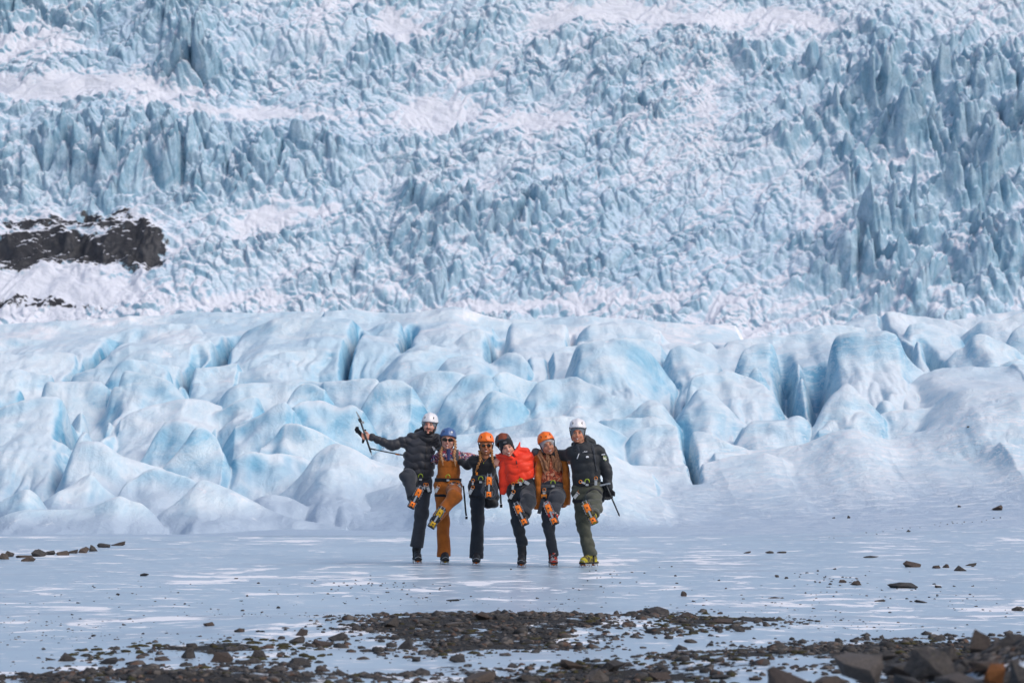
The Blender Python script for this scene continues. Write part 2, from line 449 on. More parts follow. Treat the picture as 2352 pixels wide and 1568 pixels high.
def glacier_z(X, Y):
    b = base_z(X, Y)
    u = 1176 + F * X / np.maximum(Y, 1)
    rt = sstep(1450, 1750, u + 120 * perlin(X * .3, Y * .3, 8))
    lt = sstep(620, 420, u)
    act = sstep(46.2, 48.5 + 6.5 * rt, Y - 1.6 * rt + 1.6 * lt + perlin(X * .35, Y * .35, 4) * .9)
    H = b - .35 * act
    M2 = H - 9.
    wx = X + fbm(X / 1.6, Y / 1.6, 3, 11) * .12
    wy = Y + fbm(X / 1.6, Y / 1.6, 3, 12) * .55 + fbm(X / 5, Y / 5, 2, 13) * .8
    spur = ridged(X / .95 + .25 * fbm(X / 2, Y / 2, 2, 14), Y / 4.5, 3, 15)
    spur2 = fbm(X / .30, Y / 1.2, 2, 16)
    jj = 0
    for D, sf, q in _pxs():
        jj += 1
        P = np.array([at(a, c, D) for a, c in q])
        g = np.arange(P[0, 0], P[-1, 0], .02)
        zc = np.interp(g, P[:, 0], P[:, 2])
        n = 7
        zp = np.concatenate([np.full(n, zc[0]), zc, np.full(n, zc[-1])])
        w = np.hanning(2 * n + 1); w /= w.sum()
        zc = np.convolve(zp, w, 'valid')
        zmax = zc.max()
        m = (wx > P[0, 0] - 1.2) & (wx < P[-1, 0] + 1.2) & (np.abs(Y - D) < 8.5)
        if not m.any(): continue
        xx = wx[m]
        z = np.interp(xx, g, zc)
        out = np.maximum(0, np.maximum(P[0, 0] - xx, xx - P[-1, 0]))
        if D > 64.5: sf = sf * .85
        cfw = .45 + .5 * math.sin(jj * 2.4)
        Yc = D - cfw * np.clip(zmax - z, 0, 2.2) + .35 * math.sin(jj)
        t = Yc - wy[m]
        r0 = .09 + .13 * ((jj * .618) % 1)
        tp = np.clip(t, 0, None)
        steep = np.where(t > 0, sf * (1 + .28 * min(1, sf * 1.4) * spur[m] * np.clip(t, 0, 1)), .95)
        td = np.where(t > 0, 1.30 * 1.9 * (1 - np.exp(-tp / 1.9)) + .10 * tp + (.10 * np.clip(tp - 2.2, 0, None) ** 2 / sf if sf > .4 else .08 * np.clip(tp - 4, 0, None) ** 2 / sf), -t)
        d = steep * (np.sqrt(td * td + r0 * r0) - r0)
        d = d + np.where(t > 0, -.10 * spur[m] * np.clip(t, 0, .8) * min(1, (sf * 1.6) ** 2) - .028 * min(1, (sf * 1.6) ** 2) * spur2[m] * np.clip(t * 2, 0, 1), 0)
        # lower faces flare out
        d = np.where(t > 0, d * (1 - .16 * np.clip(t / 3, 0, 1)), d)
        zz = z - d - out * 1.6
        hm_ = H[m]
        M2[m] = np.maximum(np.minimum(hm_, zz), M2[m])
        H[m] = smax(hm_, zz, .15 if sf > .4 else .34)
    dig = np.exp(-np.clip(H - M2, 0, 3) / .10) * sstep(-.35, .45, fbm(X / 1.7, Y / 2.2, 2, 18)) * sstep(48.5, 51, Y)
    H = H - .24 * dig * (1 - .75 * rt * sstep(59, 55, Y))
    for (x1, y1, x2, y2, D, cw, cd) in CREV:
        xt = (x1 - 1176) / F * D; xb = (x2 - 1176) / F * D
        ta = np.clip((Y - (D - 2.2)) / 3.2, 0, 1)
        dd = np.abs(wx - (xb + (xt - xb) * ta))
        cw = cw * 1.35; cd = cd * 1.3
        m = (dd < cw * 4) & (np.abs(Y - D + .6) < 2.6)
        cu = cd * np.exp(-(dd[m] / cw) ** 2) * (1 - np.clip(np.abs(Y[m] - D + .6) / 2.6, 0, 1) ** 3)
        H[m] = H[m] - cu
    g = sstep(47.5, 52, Y) * sstep(47.5, 52, Y)
    H = H + (fbm(X / .8, Y / 1.3, 4, 9) * .038 + spur * .028) * g * (1 - .6 * rt * sstep(58, 53, Y))
    z = b * (1 - act) + H * act
    return z - sstep(76, 80, Y) * (Y - 76) * .3

def near_z(X, Y):
    """plain and the stony banks near the camera"""
    z = fbm(X / 5., Y / 5., 3, 21) * .05 + fbm(X / .8, Y / .8, 2, 22) * .006
    z = z * sstep(2, 8, Y)
    u = 1176 + F * X / np.maximum(Y, 1)
    # bank at the right, near
    z = z + .62 * np.exp(-(((X - 2.55) / 1.15) ** 2) - ((Y - 12.6) / 1.7) ** 2) * (1 + .25 * fbm(X, Y, 3, 23))
    # low bank at the left, near
    z = z + .13 * np.exp(-(((X + 1.9) / 1.9) ** 2) - ((Y - 16.6) / .9) ** 2)
    # low moraine hump in the middle
    z = z + .10 * np.exp(-(((X - .1) / 2.2) ** 2) - ((Y - 22.2) / 1.3) ** 2)
    z = z + .12 * np.exp(-(((X - 2.1) / 1.9) ** 2) - ((Y - 18.6) / 1.2) ** 2)
    return z

def ground_z(X, Y):
    X = np.asarray(X, float); Y = np.asarray(Y, float)
    return near_z(X, Y) * (1 - sstep(38, 44, Y)) + glacier_z(np.atleast_1d(X), np.atleast_1d(Y)).reshape(X.shape) * sstep(30, 44, Y)

# stony patches, as pixel polygons on the flat ground -> world polygons
def on_ground(px, py):
    """world point where the pixel's ray meets the flat ground"""
    Y = 20.
    lo, hi = 4., 60.
    for _ in range(40):
        mid = (lo + hi) / 2
        p = at(px, py, mid)
        if p[2] > float(near_z(np.array(p[0]), np.array(mid))): lo = mid
        else: hi = mid
    return at(px, py, (lo + hi) / 2)
def flat_ground(px, py):
    b = (784 - py) / F
    k = -CAM_H / (_sp + b * _cp)
    return ((px - 1176) / F * k, k * (_cp - b * _sp))
PATCHES = [
 [(760, 1462), (900, 1425), (1100, 1412), (1260, 1422), (1420, 1438), (1440, 1462), (1390, 1492), (1180, 1500), (1000, 1512), (880, 1500), (850, 1480)],
 [(1480, 1412), (1560, 1405), (1700, 1425), (1790, 1425), (1700, 1455), (1560, 1470), (1500, 1445)],
 [(1000, 1412), (1300, 1412), (1500, 1420), (1480, 1430), (1250, 1428), (1000, 1424)],
 [(-40, 1546), (130, 1550), (330, 1532), (560, 1536), (700, 1552), (800, 1568), (850, 1640), (-100, 1700)],
 [(1600, 1520), (1760, 1490), (1900, 1478), (2080, 1468), (2400, 1462), (2500, 1640), (2000, 1640), (1880, 1545), (1700, 1545)],
 [(1030, 1552), (1230, 1540), (1400, 1535), (1600, 1525), (1700, 1568), (1700, 1650), (1000, 1650)],
 [(170, 1500), (420, 1478), (560, 1470), (700, 1490), (780, 1500), (700, 1520), (420, 1512), (240, 1518)],
]
PW = [[flat_ground(*p) for p in P] for P in PATCHES]
def poly_dist(X, Y, poly):
    """signed distance, positive inside (depth squeezed so that margins look even)"""
    inside = np.zeros(X.shape, bool)
    d = np.full(X.shape, 1e9)
    n = len(poly)
    for i in range(n):
        x1, y1 = poly[i]; x2, y2 = poly[(i + 1) % n]
        c = ((y1 > Y) != (y2 > Y)) & (X < (x2 - x1) * (Y - y1) / (y2 - y1 + 1e-9) + x1)
        inside ^= c
        dx, dy = x2 - x1, y2 - y1
        t = np.clip(((X - x1) * dx + (Y - y1) * dy) / (dx * dx + dy * dy + 1e-9), 0, 1)
        d = np.minimum(d, np.hypot(X - x1 - t * dx, Y - y1 - t * dy))
    return np.where(inside, d, -d)
def dirt_at(X, Y):
    s = np.full(np.shape(X), -9.)
    for i, P in enumerate(PW):
        s = np.maximum(s, poly_dist(X, Y, P) - (.25 if i == 6 else 0))
    s = np.clip(.5 + s * .9, 0, 1)
    bank = np.exp(-(((X - 2.55) / 1.25) ** 2) - ((Y - 12.6) / 1.9) ** 2)
    return np.maximum(s, np.clip(bank * 1.6 - .1, 0, 1))

def build_plain():
    ys = np.concatenate([np.linspace(-6, 8, 20), 8 * (44.1 / 8) ** (np.linspace(0, 1, 700)[1:])])
    t = np.linspace(-1, 1, 620)
    Y = np.repeat(ys[:, None], len(t), 1)
    X = t[None, :] * (.25 * np.maximum(Y, 8) + 2.0)
    Z = ground_z(X, Y)
    V = np.stack([X, Y, Z], -1).reshape(-1, 3)
    o = link_mesh('ground', V, grid_faces(*X.shape), M_PLAIN, attrs={'dirt': dirt_at(X, Y)})
    tag(o, 'flat grey blue glacier ice with thin snow patches and stony moraine', kind='structure')

def build_glacier():
    ys = np.concatenate([np.linspace(44.0, 77, 1060), np.linspace(77.2, 100, 20)])
    t = np.concatenate([np.linspace(-.34, -.2, 90)[:-1], np.linspace(-.2, .2, 1120), np.linspace(.2, .34, 90)[1:]])
    Y = np.repeat(ys[:, None], len(t), 1)
    X = t[None, :] * Y
    Z = ground_z(X, Y)
    u, v = pix(X, Y, Z)
    rip = sstep(1350, 1700, u + fbm(X, Y, 2, 51) * 200) * (.35 + .65 * sstep(58, 53, Y)) + .12
    age = sstep(63, 74, Y)
    lee = np.zeros_like(Z)
    flat = sstep(.32, .0, Z - base_z(X, Y)) * sstep(58, 50, Y)
    V = np.stack([X, Y, Z], -1).reshape(-1, 3)
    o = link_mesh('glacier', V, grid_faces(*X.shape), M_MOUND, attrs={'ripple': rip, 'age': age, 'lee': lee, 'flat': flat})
    tag(o, 'smooth rounded pale blue ice hummocks with crevasses at the glacier foot', kind='structure')

# ------------------------------------------------------------------ icefall
SNOWF = [  # snow fields: u, v, ru, rv, strength
 (190, 225, 330, 32, 1), (520, 270, 260, 26, .8), (120, 665, 300, 75, 1.0), (1400, 45, 190, 26, 1), (1720, 60, 260, 18, .8), (930, 75, 90, 45, .9),
 (60, 115, 110, 55, .7), (1010, 270, 150, 40, .6), (640, 490, 120, 32, .8), (2080, 400, 90, 40, .6), (1950, 520, 120, 45, .4), (1050, 190, 130, 40, .5),
 (820, 20, 120, 40, .4), (1240, 300, 260, 25, .6), (1600, 240, 60, 110, .35), (740, 60, 60, 60, .5), (2150, 620, 120, 25, .5), (1650, 690, 500, 26, .35), (500, 700, 250, 18, .5), (1180, 715, 160, 18, .8)]
SERAC = [  # large towers: u, v, ru, rv, add
 (430, 120, 90, 130, 1.1), (300, 390, 460, 85, .8), (2150, 330, 300, 190, 1.5), (2150, 600, 260, 130, 1.2), (1800, 210, 250, 90, .6), (1000, 560, 330, 150, .55),
 (100, 60, 200, 60, .9), (1500, 200, 180, 120, .4), (1050, 110, 200, 80, .5)]
def ell_field(u, v, L):
    s = np.zeros_like(u)
    for (a, b, ra, rb, k) in L:
        s = np.maximum(s, k * np.exp(-(((u - a) / ra) ** 2 + ((v - b) / rb) ** 2) ** 1.3))
    return s

def build_icefall():
    ny = 1180
    ys = np.concatenate([np.linspace(640, 692, 50, endpoint=False), np.linspace(692, 850, ny - 50)])
    t = np.concatenate([np.linspace(-.34, -.188, 110)[:-1], np.linspace(-.188, .188, 960), np.linspace(.188, .34, 110)[1:]])
    nx = len(t)
    Y = np.repeat(ys[:, None], nx, 1)
    X = t[None, :] * Y
    Y0 = 700.
    def base(X, Y):
        Yb = Y + fbm(X / 60, Y / 60, 3, 61) * 8
        return 30 + np.where(Yb > Y0, 1.0 * (Yb - Y0), .15 * (Yb - Y0)), Yb
    B, Yb = base(X, Y)
    u, v = pix(X, Y, B)
    wob = fbm(X / 25, Y / 25, 3, 62)
    uu = u + wob * 60; vv = v + fbm(X / 25, Y / 25, 3, 63) * 34
    snow = ell_field(uu, vv, SNOWF)
    big = ell_field(uu, vv, SERAC)
    def cliff(vl, H, ua, ub, wd, dec, seed):
        k = sstep(ub, ua, u)
        s = (vl - vv) / 8.
        up = sstep(-wd, wd, s + fbm(X / 9, Y / 9, 3, seed) * 3)
        return H * k * (up - .5) * np.exp(-(s / dec) ** 2)
    B = B + cliff(385 + .03 * u, 8, 450, 980, 5, 16, 71)
    B = B + cliff(585 + 40 * perlin(u / 90, u * 0, 6), 3.6, 330, 430, 3.0, 7, 72)
    B = B + cliff(130, 8, 650, 1000, 4, 14, 73) * sstep(250, 450, u)
    # benches sweeping across the fall
    q = Y * .9 - X * (.10 + .25 * sstep(-40, 60, X)) + wob * 10
    B = B + ridged(X / 50, q / 10, 4, 64, .6) * 2.6
    lane = fbm((Y * .9 - X * .42) / 6.5 + wob * .8, (X + Y * .5) / 42, 3, 74)
    B = B + lane * 2.0
    ang = sstep(1500, 1950, u + wob * 120)
    amp = (.68 + .80 * np.clip(big, 0, 1.3)) * (1 - .90 * np.clip(snow * 1.15, 0, 1))
    rock = sstep(430, 340, u) * np.exp(-(((vv - 560) / 105) ** 4))
    amp = amp * (1 - .85 * rock)
    rub = np.exp(-(((uu - 1590 + (vv - 270) * .2) / 110) ** 2) - ((vv - 270) / 190) ** 2)
    bigc = np.clip(big, 0, 1)
    amp = amp * (.62 + .75 * sstep(-.45, .5, fbm(X / 16, q / 9, 3, 68))) * (.55 + .9 * sstep(-.35, .4, lane))
    def blocks(wx, wy, sx, sy, seed, h, gap, tilt, dome=.45):
        F1, F2, cx, cy, r, r2 = worley(wx / sx, wy / sy, seed)
        e = sstep(0, gap, F2 - F1)
        r3 = (r2 * 7.13 + r * 3.7) % 1.0
        top = .55 * r + tilt * ((r2 - .5) * 2.2 * cx + ((r3 - .5) * 1.5 - .35) * cy)
        return h * (e * (1 - dome * F1 * F1) * (.45 + top) - .30 * (1 - e))
    def field(wx, wy, k):
        a = blocks(wx, wy, 9.5, 9, 81 + k, 3.6, .22, 1.0) * (.10 + .95 * bigc)
        a = a + blocks(wx, wy, 4.4, 2.9, 83 + k, 1.40, .30, 1.0, .6) * (1 - .6 * rub)
        a = a + blocks(wx + a * .3, wy, 1.9, 1.35, 85 + k, .56, .35, 1.0, .6) * (.75 + .7 * rub)
        a = a + blocks(wx, wy + a * .3, 1.05, .95, 87 + k, .26, .4, 1.0) * (.5 + rub)
        return a
    n1 = fbm(X / 7, Y / 7, 4, 65); n2 = fbm(X / 7, Y / 7, 4, 66); n3 = fbm(X / 1.8, Y / 1.8, 3, 67)
    xa = X + n1 * 3.0 + n3 * .35; ya = Y + n2 * 3.0 + X * .12
    Za = field(xa, ya, 0)
    ca, sa = math.cos(RD(33)), math.sin(RD(33))
    xb = (X * ca + Y * sa + n1 * 3 + n3 * .35); yb = (-X * sa + Y * ca + n2 * 3) * .55
    Zb = field(xb, yb, 20)
    sp = np.clip(ridged(xb / 7.5, yb / 8, 3, 91), 0, 1) ** 1.6
    bl = np.clip(ridged(xb / 15, yb / 17, 2, 97), 0, 1) ** 1.3
    Zb = Zb * .85 + sp * (.6 + 1.5 * bigc) + bl * 3.2 * bigc
    spa = np.clip(ridged(xa / 6, ya / 9, 3, 93), 0, 1) ** 1.6
    Za = Za + spa * (.35 + 1.3 * bigc)
    Z = amp * (Za * (1 - ang) + Zb * ang)
    Z = Z + fbm(X / 1.6, Y / 1.6, 4, 92) * .40 * (1.15 - np.clip(snow, 0, 1)) * (1 - .3 * rock)
    Z = Z + rock * (ridged(X / 13 + wob, Y / 5, 5, 95) * 2.0 + fbm(X / 3.5, Y / 1.6, 4, 96) * 1.1)
    foot = sstep(705, 670, Y)
    Z = Z * (1 - foot)
    snowa = np.clip(snow - .30 * lane + .22 * rub + .25 * fbm(X / 22, q / 8, 3, 69) + .25 * sstep(670, 715, vv), 0, 1)
    lowl = sstep(420, 300, u) * sstep(470, 490, vv)
    snowa = np.maximum(snowa, lowl * .7)
    rk = [(180, 585, 240, 34, .82), (300, 585, 100, 38, .92), (52, 608, 100, 32, .90), (265, 478, 75, 14, .76), (150, 522, 170, 28, .60), (60, 715, 120, 18, .58), (250, 722, 120, 10, .38)]
    rocka = np.zeros_like(X)
    for a_, b_, ra_, rb_, k_ in rk:
        rocka = np.maximum(rocka, k_ * np.exp(-(((uu - a_) / ra_) ** 2 + ((vv - b_) / rb_) ** 2) ** 1.05))
    PX, PY, PZ = X, Y - .50 * Z, B * (1 - foot) + 20 * foot + Z * .87
    V = np.stack([PX, PY, PZ], -1).reshape(-1, 3)
    o = link_mesh('icefall', V, grid_faces(*X.shape), M_FALL, attrs={'snow': snowa, 'rock': rocka}, smooth=True)
    tag(o, 'steep broken icefall of blue seracs and snow filling the background', kind='structure')
    # valley floor joining the two
    yy = np.array([99, 300, 500, 660]); zz = np.array([-4., 0, 4, 19.])
    Yv = np.repeat(yy[:, None], 9, 1); Xv = np.linspace(-1, 1, 9)[None, :] * (.3 * Yv)
    Vv = np.stack([Xv, Yv, np.repeat(zz[:, None], 9, 1)], -1).reshape(-1, 3)
    tag(link_mesh('snow_basin', Vv, grid_faces(4, 9), M_FALL, attrs={'snow': np.ones(36), 'rock': np.zeros(36)}), 'snowy basin between the hummocks and the icefall', kind='structure')

build_plain()
build_glacier()
build_icefall()
# ------------------------------------------------------------------ implicit surfaces -> smooth meshes
def nrm(v):
    v = np.asarray(v, float)
    return v / (np.linalg.norm(v) + 1e-12)

class Sdf:
    def __init__(s, h=.008, k=.02):
        s.h = h; s.k = k; s.P = []; s.off = 0.
    def clone(s, off=0., h=None):
        c = Sdf(h or s.h, s.k); c.P = list(s.P); c.off = s.off + off
        return c
    def _add(s, f, lo, hi, k, op):
        s.P.append((f, np.array(lo, float), np.array(hi, float), s.k if k is None else k, op)); return s
    def cone(s, a, b, ra, rb, flat=None, k=None, op='u', quilt=None):
        a = np.array(a, float); b = np.array(b, float)
        ba = b - a
        if flat is not None:
            n = nrm(flat[0]); g = 1 / flat[1] - 1
            ba2 = ba + n * (ba @ n) * g
        else: n = None; ba2 = ba
        L2 = ba2 @ ba2 + 1e-9; L = math.sqrt(ba @ ba)
        def f(X, Y, Z):
            qx, qy, qz = X - a[0], Y - a[1], Z - a[2]
            if n is not None:
                w = (qx * n[0] + qy * n[1] + qz * n[2]) * g
                qx = qx + n[0] * w; qy = qy + n[1] * w; qz = qz + n[2] * w
            t = (qx * ba2[0] + qy * ba2[1] + qz * ba2[2]) / L2
            tc = np.clip(t, 0, 1)
            r = ra + (rb - ra) * tc
            if quilt:
                r = r - quilt[1] * (1 - np.sqrt(np.abs(np.sin(np.pi * t * L / quilt[0]))))
            return np.sqrt((qx - tc * ba2[0]) ** 2 + (qy - tc * ba2[1]) ** 2 + (qz - tc * ba2[2]) ** 2) - r
        R = max(ra, rb)
        return s._add(f, np.minimum(a, b) - R, np.maximum(a, b) + R, k, op)
    def ell(s, c, r, R=None, k=None, op='u'):
        c = np.array(c, float); r = np.array(r, float); R = np.eye(3) if R is None else np.asarray(R)
        def f(X, Y, Z):
            q = [X - c[0], Y - c[1], Z - c[2]]
            l = [q[0] * R[0, i] + q[1] * R[1, i] + q[2] * R[2, i] for i in range(3)]
            k0 = np.sqrt(sum((l[i] / r[i]) ** 2 for i in range(3)))
            k1 = np.sqrt(sum((l[i] / r[i] ** 2) ** 2 for i in range(3))) + 1e-9
            return k0 * (k0 - 1) / k1
        e = np.abs(R) @ r
        return s._add(f, c - e, c + e, k, op)
    def box(s, c, half, R=None, rad=.004, k=None, op='u'):
        c = np.array(c, float); hh = np.array(half, float); R = np.eye(3) if R is None else np.asarray(R)
        def f(X, Y, Z):
            q = [X - c[0], Y - c[1], Z - c[2]]
            l = [np.abs(q[0] * R[0, i] + q[1] * R[1, i] + q[2] * R[2, i]) - hh[i] + rad for i in range(3)]
            o = np.sqrt(sum(np.maximum(v, 0) ** 2 for v in l))
            return o + np.minimum(np.maximum(l[0], np.maximum(l[1], l[2])), 0) - rad
        e = np.abs(R) @ hh
        return s._add(f, c - e, c + e, k, op)
    def stack(s, C, RX, RY, k=None, op='u', rad=.008, yv=(0, 1, 0), pw=2.0):
        """elliptic sections along a bent axis, flat cut ends; C points bottom..top or top..bottom"""
        C = np.array(C, float); RX = np.array(RX, float); RY = np.array(RY, float)
        if len(C) > 2:
            ax = nrm(C[-1] - C[0])
        else: ax = nrm(C[1] - C[0])
        ey = nrm(np.array(yv, float) - ax * (np.array(yv, float) @ ax)); ex = np.cross(ey, ax)
        o = C[0]
        lz = (C - o) @ ax; lx = (C - o) @ ex; ly = (C - o) @ ey
        z0, z1 = lz[0], lz[-1]
        zi = np.linspace(z0, z1, 60)
        def sm(v):
            w = np.interp(zi, lz, v)
            for _ in range(6): w[1:-1] = (w[:-2] + 2 * w[1:-1] + w[2:]) / 4
            return w
        sx, sy, srx, sry = sm(lx), sm(ly), sm(RX), sm(RY)
        def f(X, Y, Z):
            qx, qy, qz = X - o[0], Y - o[1], Z - o[2]
            z = qx * ax[0] + qy * ax[1] + qz * ax[2]
            x = qx * ex[0] + qy * ex[1] + qz * ex[2]
            y = qx * ey[0] + qy * ey[1] + qz * ey[2]
            x = x - np.interp(z, zi, sx); y = y - np.interp(z, zi, sy)
            rx = np.interp(z, zi, srx); ry = np.interp(z, zi, sry)
            d2 = ((np.abs(x / rx) ** pw + np.abs(y / ry) ** pw) ** (1 / pw) - 1) * np.minimum(rx, ry)
            dz = np.maximum(z0 - z, z - z1)
            a = np.maximum(d2 + rad, 0); b = np.maximum(dz + rad, 0)
            return np.sqrt(a * a + b * b) + np.minimum(np.maximum(d2 + rad, dz + rad), 0) - rad
        R = max(RX.max(), RY.max())
        return s._add(f, C.min(0) - R, C.max(0) + R, k, op)
    def halfs(s, p, n):
        """keep the side of the plane that n points away from"""
        p = np.array(p, float); n = nrm(n)
        return s._add(lambda X, Y, Z: (X - p[0]) * n[0] + (Y - p[1]) * n[1] + (Z - p[2]) * n[2], p - 9, p + 9, 0, 'i')
    def mesh(s, disp=None, lim=None):
        h = s.h
        us = [p for p in s.P if p[4] == 'u']
        lo = np.min([p[1] for p in us], 0) - s.off - 3 * h; hi = np.max([p[2] for p in us], 0) + s.off + 3 * h
        for p in s.P:                                   # an intersecting box also bounds the grid
            if p[4] == 'i' and (p[2] - p[1]).max() < 9:
                lo = np.maximum(lo, p[1] - 3 * h); hi = np.minimum(hi, p[2] + 3 * h)
        if lim is not None:
            lo = np.maximum(lo, lim[0]); hi = np.minimum(hi, lim[1])
        n = np.maximum(np.ceil((hi - lo) / h).astype(int) + 1, 4)
        ax = [(lo[i] + np.arange(n[i]) * h) for i in range(3)]
        Fd = np.full(n, 1., np.float32)
        for f, a, b, k, op in s.P:
            if op == 'u':
                pad = k * 1.5 + 3 * h + s.off
                i0 = np.clip(((a - pad - lo) / h).astype(int), 0, n); i1 = np.clip(((b + pad - lo) / h).astype(int) + 2, 0, n)
                if (i1 <= i0).any(): continue
            else: i0 = np.zeros(3, int); i1 = n
            sl_ = tuple(slice(i0[i], i1[i]) for i in range(3))
            X = ax[0][i0[0]:i1[0], None, None]; Y = ax[1][None, i0[1]:i1[1], None]; Z = ax[2][None, None, i0[2]:i1[2]]
            sub = Fd[sl_]
            X, Y, Z = np.broadcast_arrays(X, Y, Z)
            d = f(X, Y, Z) - (s.off if op == 'u' else 0)
            if op == 'u':
                if k > 0:
                    hh = np.clip(.5 + .5 * (sub - d) / k, 0, 1)
                    Fd[sl_] = sub * (1 - hh) + d * hh - k * hh * (1 - hh)
                else: Fd[sl_] = np.minimum(sub, d)
            elif op == 's':
                kk = max(k, 1e-4); g = -d
                hh = np.clip(.5 + .5 * (g - sub) / kk, 0, 1)
                Fd[sl_] = sub * (1 - hh) + g * hh + kk * hh * (1 - hh)
            else: Fd[sl_] = np.maximum(sub, d)
        if disp is not None:
            X, Y, Z = np.meshgrid(*ax, indexing='ij', sparse=False)
            m = np.abs(Fd) < .04
            Fd[m] += disp(X[m], Y[m], Z[m]).astype(np.float32)
        # surface nets
        Fd[0], Fd[-1], Fd[:, 0], Fd[:, -1], Fd[:, :, 0], Fd[:, :, -1] = (.5,) * 6
        ins = Fd < 0
        cnt = np.zeros(n - 1, np.int8)
        for i in (0, 1):
            for j in (0, 1):
                for k in (0, 1):
                    cnt += ins[i:n[0] - 1 + i, j:n[1] - 1 + j, k:n[2] - 1 + k]
        act = (cnt > 0) & (cnt < 8)
        I = np.argwhere(act)
        if len(I) == 0:
            return np.zeros((3, 3)), np.array([[0, 1, 2, 2]])
        idx = np.full(act.shape, -1, np.int32); idx[act] = np.arange(len(I))
        cv = {}
        for c in range(8):
            o = np.array([c & 1, (c >> 1) & 1, (c >> 2) & 1])
            J = I + o; cv[c] = Fd[J[:, 0], J[:, 1], J[:, 2]].astype(float)
        acc = np.zeros((len(I), 3)); w = np.zeros(len(I))
        for a in range(8):
            for bit in (1, 2, 4):
                b = a | bit
                if a & bit: continue
                fa, fb = cv[a], cv[b]
                m = (fa < 0) != (fb < 0)
                t = np.where(m, fa / (fa - fb + 1e-20), 0)
                oa = np.array([a & 1, (a >> 1) & 1, (a >> 2) & 1], float); ob = np.array([b & 1, (b >> 1) & 1, (b >> 2) & 1], float)
                acc += np.where(m[:, None], oa + t[:, None] * (ob - oa), 0); w += m
        V = lo + (I + acc / w[:, None]) * h
        Q = []
        for axn in range(3):
            a = [slice(0, n[0]), slice(0, n[1]), slice(0, n[2])]; b = list(a)
            a[axn] = slice(0, n[axn] - 1); b[axn] = slice(1, n[axn])
            A = ins[tuple(a)]; B = ins[tuple(b)]
            E = np.argwhere(A != B)
            o1, o2 = (axn + 1) % 3, (axn + 2) % 3
            E = E[(E[:, o1] > 0) & (E[:, o2] > 0) & (E[:, o1] < n[o1] - 1) & (E[:, o2] < n[o2] - 1)]
            if not len(E): continue
            fl = A[E[:, 0], E[:, 1], E[:, 2]]
            def g(d1, d2):
                K = E.copy(); K[:, o1] -= d1; K[:, o2] -= d2
                return idx[K[:, 0], K[:, 1], K[:, 2]]
            q = np.stack([g(1, 1), g(0, 1), g(0, 0), g(1, 0)], 1)
            q = np.where(fl[:, None], q, q[:, ::-1])
            Q.append(q)
        return V, np.concatenate(Q)
    def obj(s, name, mat, parent=None, disp=None, lim=None, attrs=None):
        V, Q = s.mesh(disp, lim)
        return link_mesh(name, V, Q, mat, parent, attrs=attrs(V) if attrs else None)

def rot_frame(roll=0., yaw=0., pitch=0.):
    """columns: image right, towards the camera, up"""
    r, y, p = RD(roll), RD(yaw), RD(pitch)
    R = Matrix.Rotation(r, 3, 'Y') @ Matrix.Rotation(y, 3, 'Z') @ Matrix.Rotation(p, 3, 'X')
    R = np.array(R)
    return R @ np.diag([1., -1., 1.])

# box/bar meshes without a grid, for small hard parts
class MB:
    def __init__(s): s.V = []; s.F = []
    def box(s, c, half, R=None, tp=1.):
        R = np.eye(3) if R is None else np.asarray(R); c = np.asarray(c, float)
        n = len(s.V)
        for z in (-1, 1):
            for x, y in ((-1, -1), (1, -1), (1, 1), (-1, 1)):
                k = tp if z > 0 else 1
                s.V.append(c + R @ np.array([x * half[0] * k, y * half[1] * k, z * half[2]]))
        for f in ((3, 2, 1, 0), (4, 5, 6, 7), (0, 1, 5, 4), (1, 2, 6, 5), (2, 3, 7, 6), (3, 0, 4, 7)):
            s.F.append([n + i for i in f])
        return s
    def spike(s, c, d, r, L, side=None):
        d = nrm(d); a = nrm(np.cross(d, (0.31, .2, .9)) if side is None else side); b = np.cross(d, a)
        R = np.stack([a, b, d], 1)
        return s.box(np.asarray(c) + d * L / 2, (r, r * .55, L / 2), R, .12)
    def bar(s, a, b, w, t, up=(0, 1, 0)):
        a = np.asarray(a, float); b = np.asarray(b, float); d = nrm(b - a); x = nrm(np.cross(d, up)); y = np.cross(d, x)
        return s.box((a + b) / 2, (w, t, np.linalg.norm(b - a) / 2), np.stack([x, y, d], 1))
    def tube(s, pts, r, n=8, flat=None):
        pts = [np.asarray(p, float) for p in pts]; m = len(pts); base = len(s.V)
        r = [r] * m if isinstance(r, (int, float)) else list(r)
        for i, p in enumerate(pts):
            d = nrm(pts[min(i + 1, m - 1)] - pts[max(i - 1, 0)]); x = nrm(np.cross(d, (.12, 1, .07))); y = np.cross(d, x)
            for j in range(n):
                a = 2 * math.pi * j / n
                s.V.append(p + (x * math.cos(a) + y * math.sin(a) * (flat or 1)) * r[i])
        for i in range(m - 1):
            for j in range(n):
                k = (j + 1) % n
                s.F.append([base + i * n + j, base + i * n + k, base + (i + 1) * n + k, base + (i + 1) * n + j])
        for e, sg in ((0, 1), (m - 1, -1)):
            s.V.append(pts[e] - 0); c = len(s.V) - 1
            for j in range(0, n):
                k = (j + 1) % n
                q = [base + e * n + k, base + e * n + j, c, c] if sg > 0 else [base + e * n + j, base + e * n + k, c, c]
                s.F.append(q)
        return s
    def build(s, name, mat, parent=None, smooth=False):
        V = np.array(s.V)
        if parent is not None: V = V - parent_world(parent)
        me = bpy.data.meshes.new(name)
        me.from_pydata([tuple(v) for v in V], [], [tuple(dict.fromkeys(f)) for f in s.F])
        me.materials.append(mat)
        if smooth:
            for p in me.polygons: p.use_smooth = True
        o = bpy.data.objects.new(name, me); COL.objects.link(o)
        if parent is not None: o.parent = parent
        return o

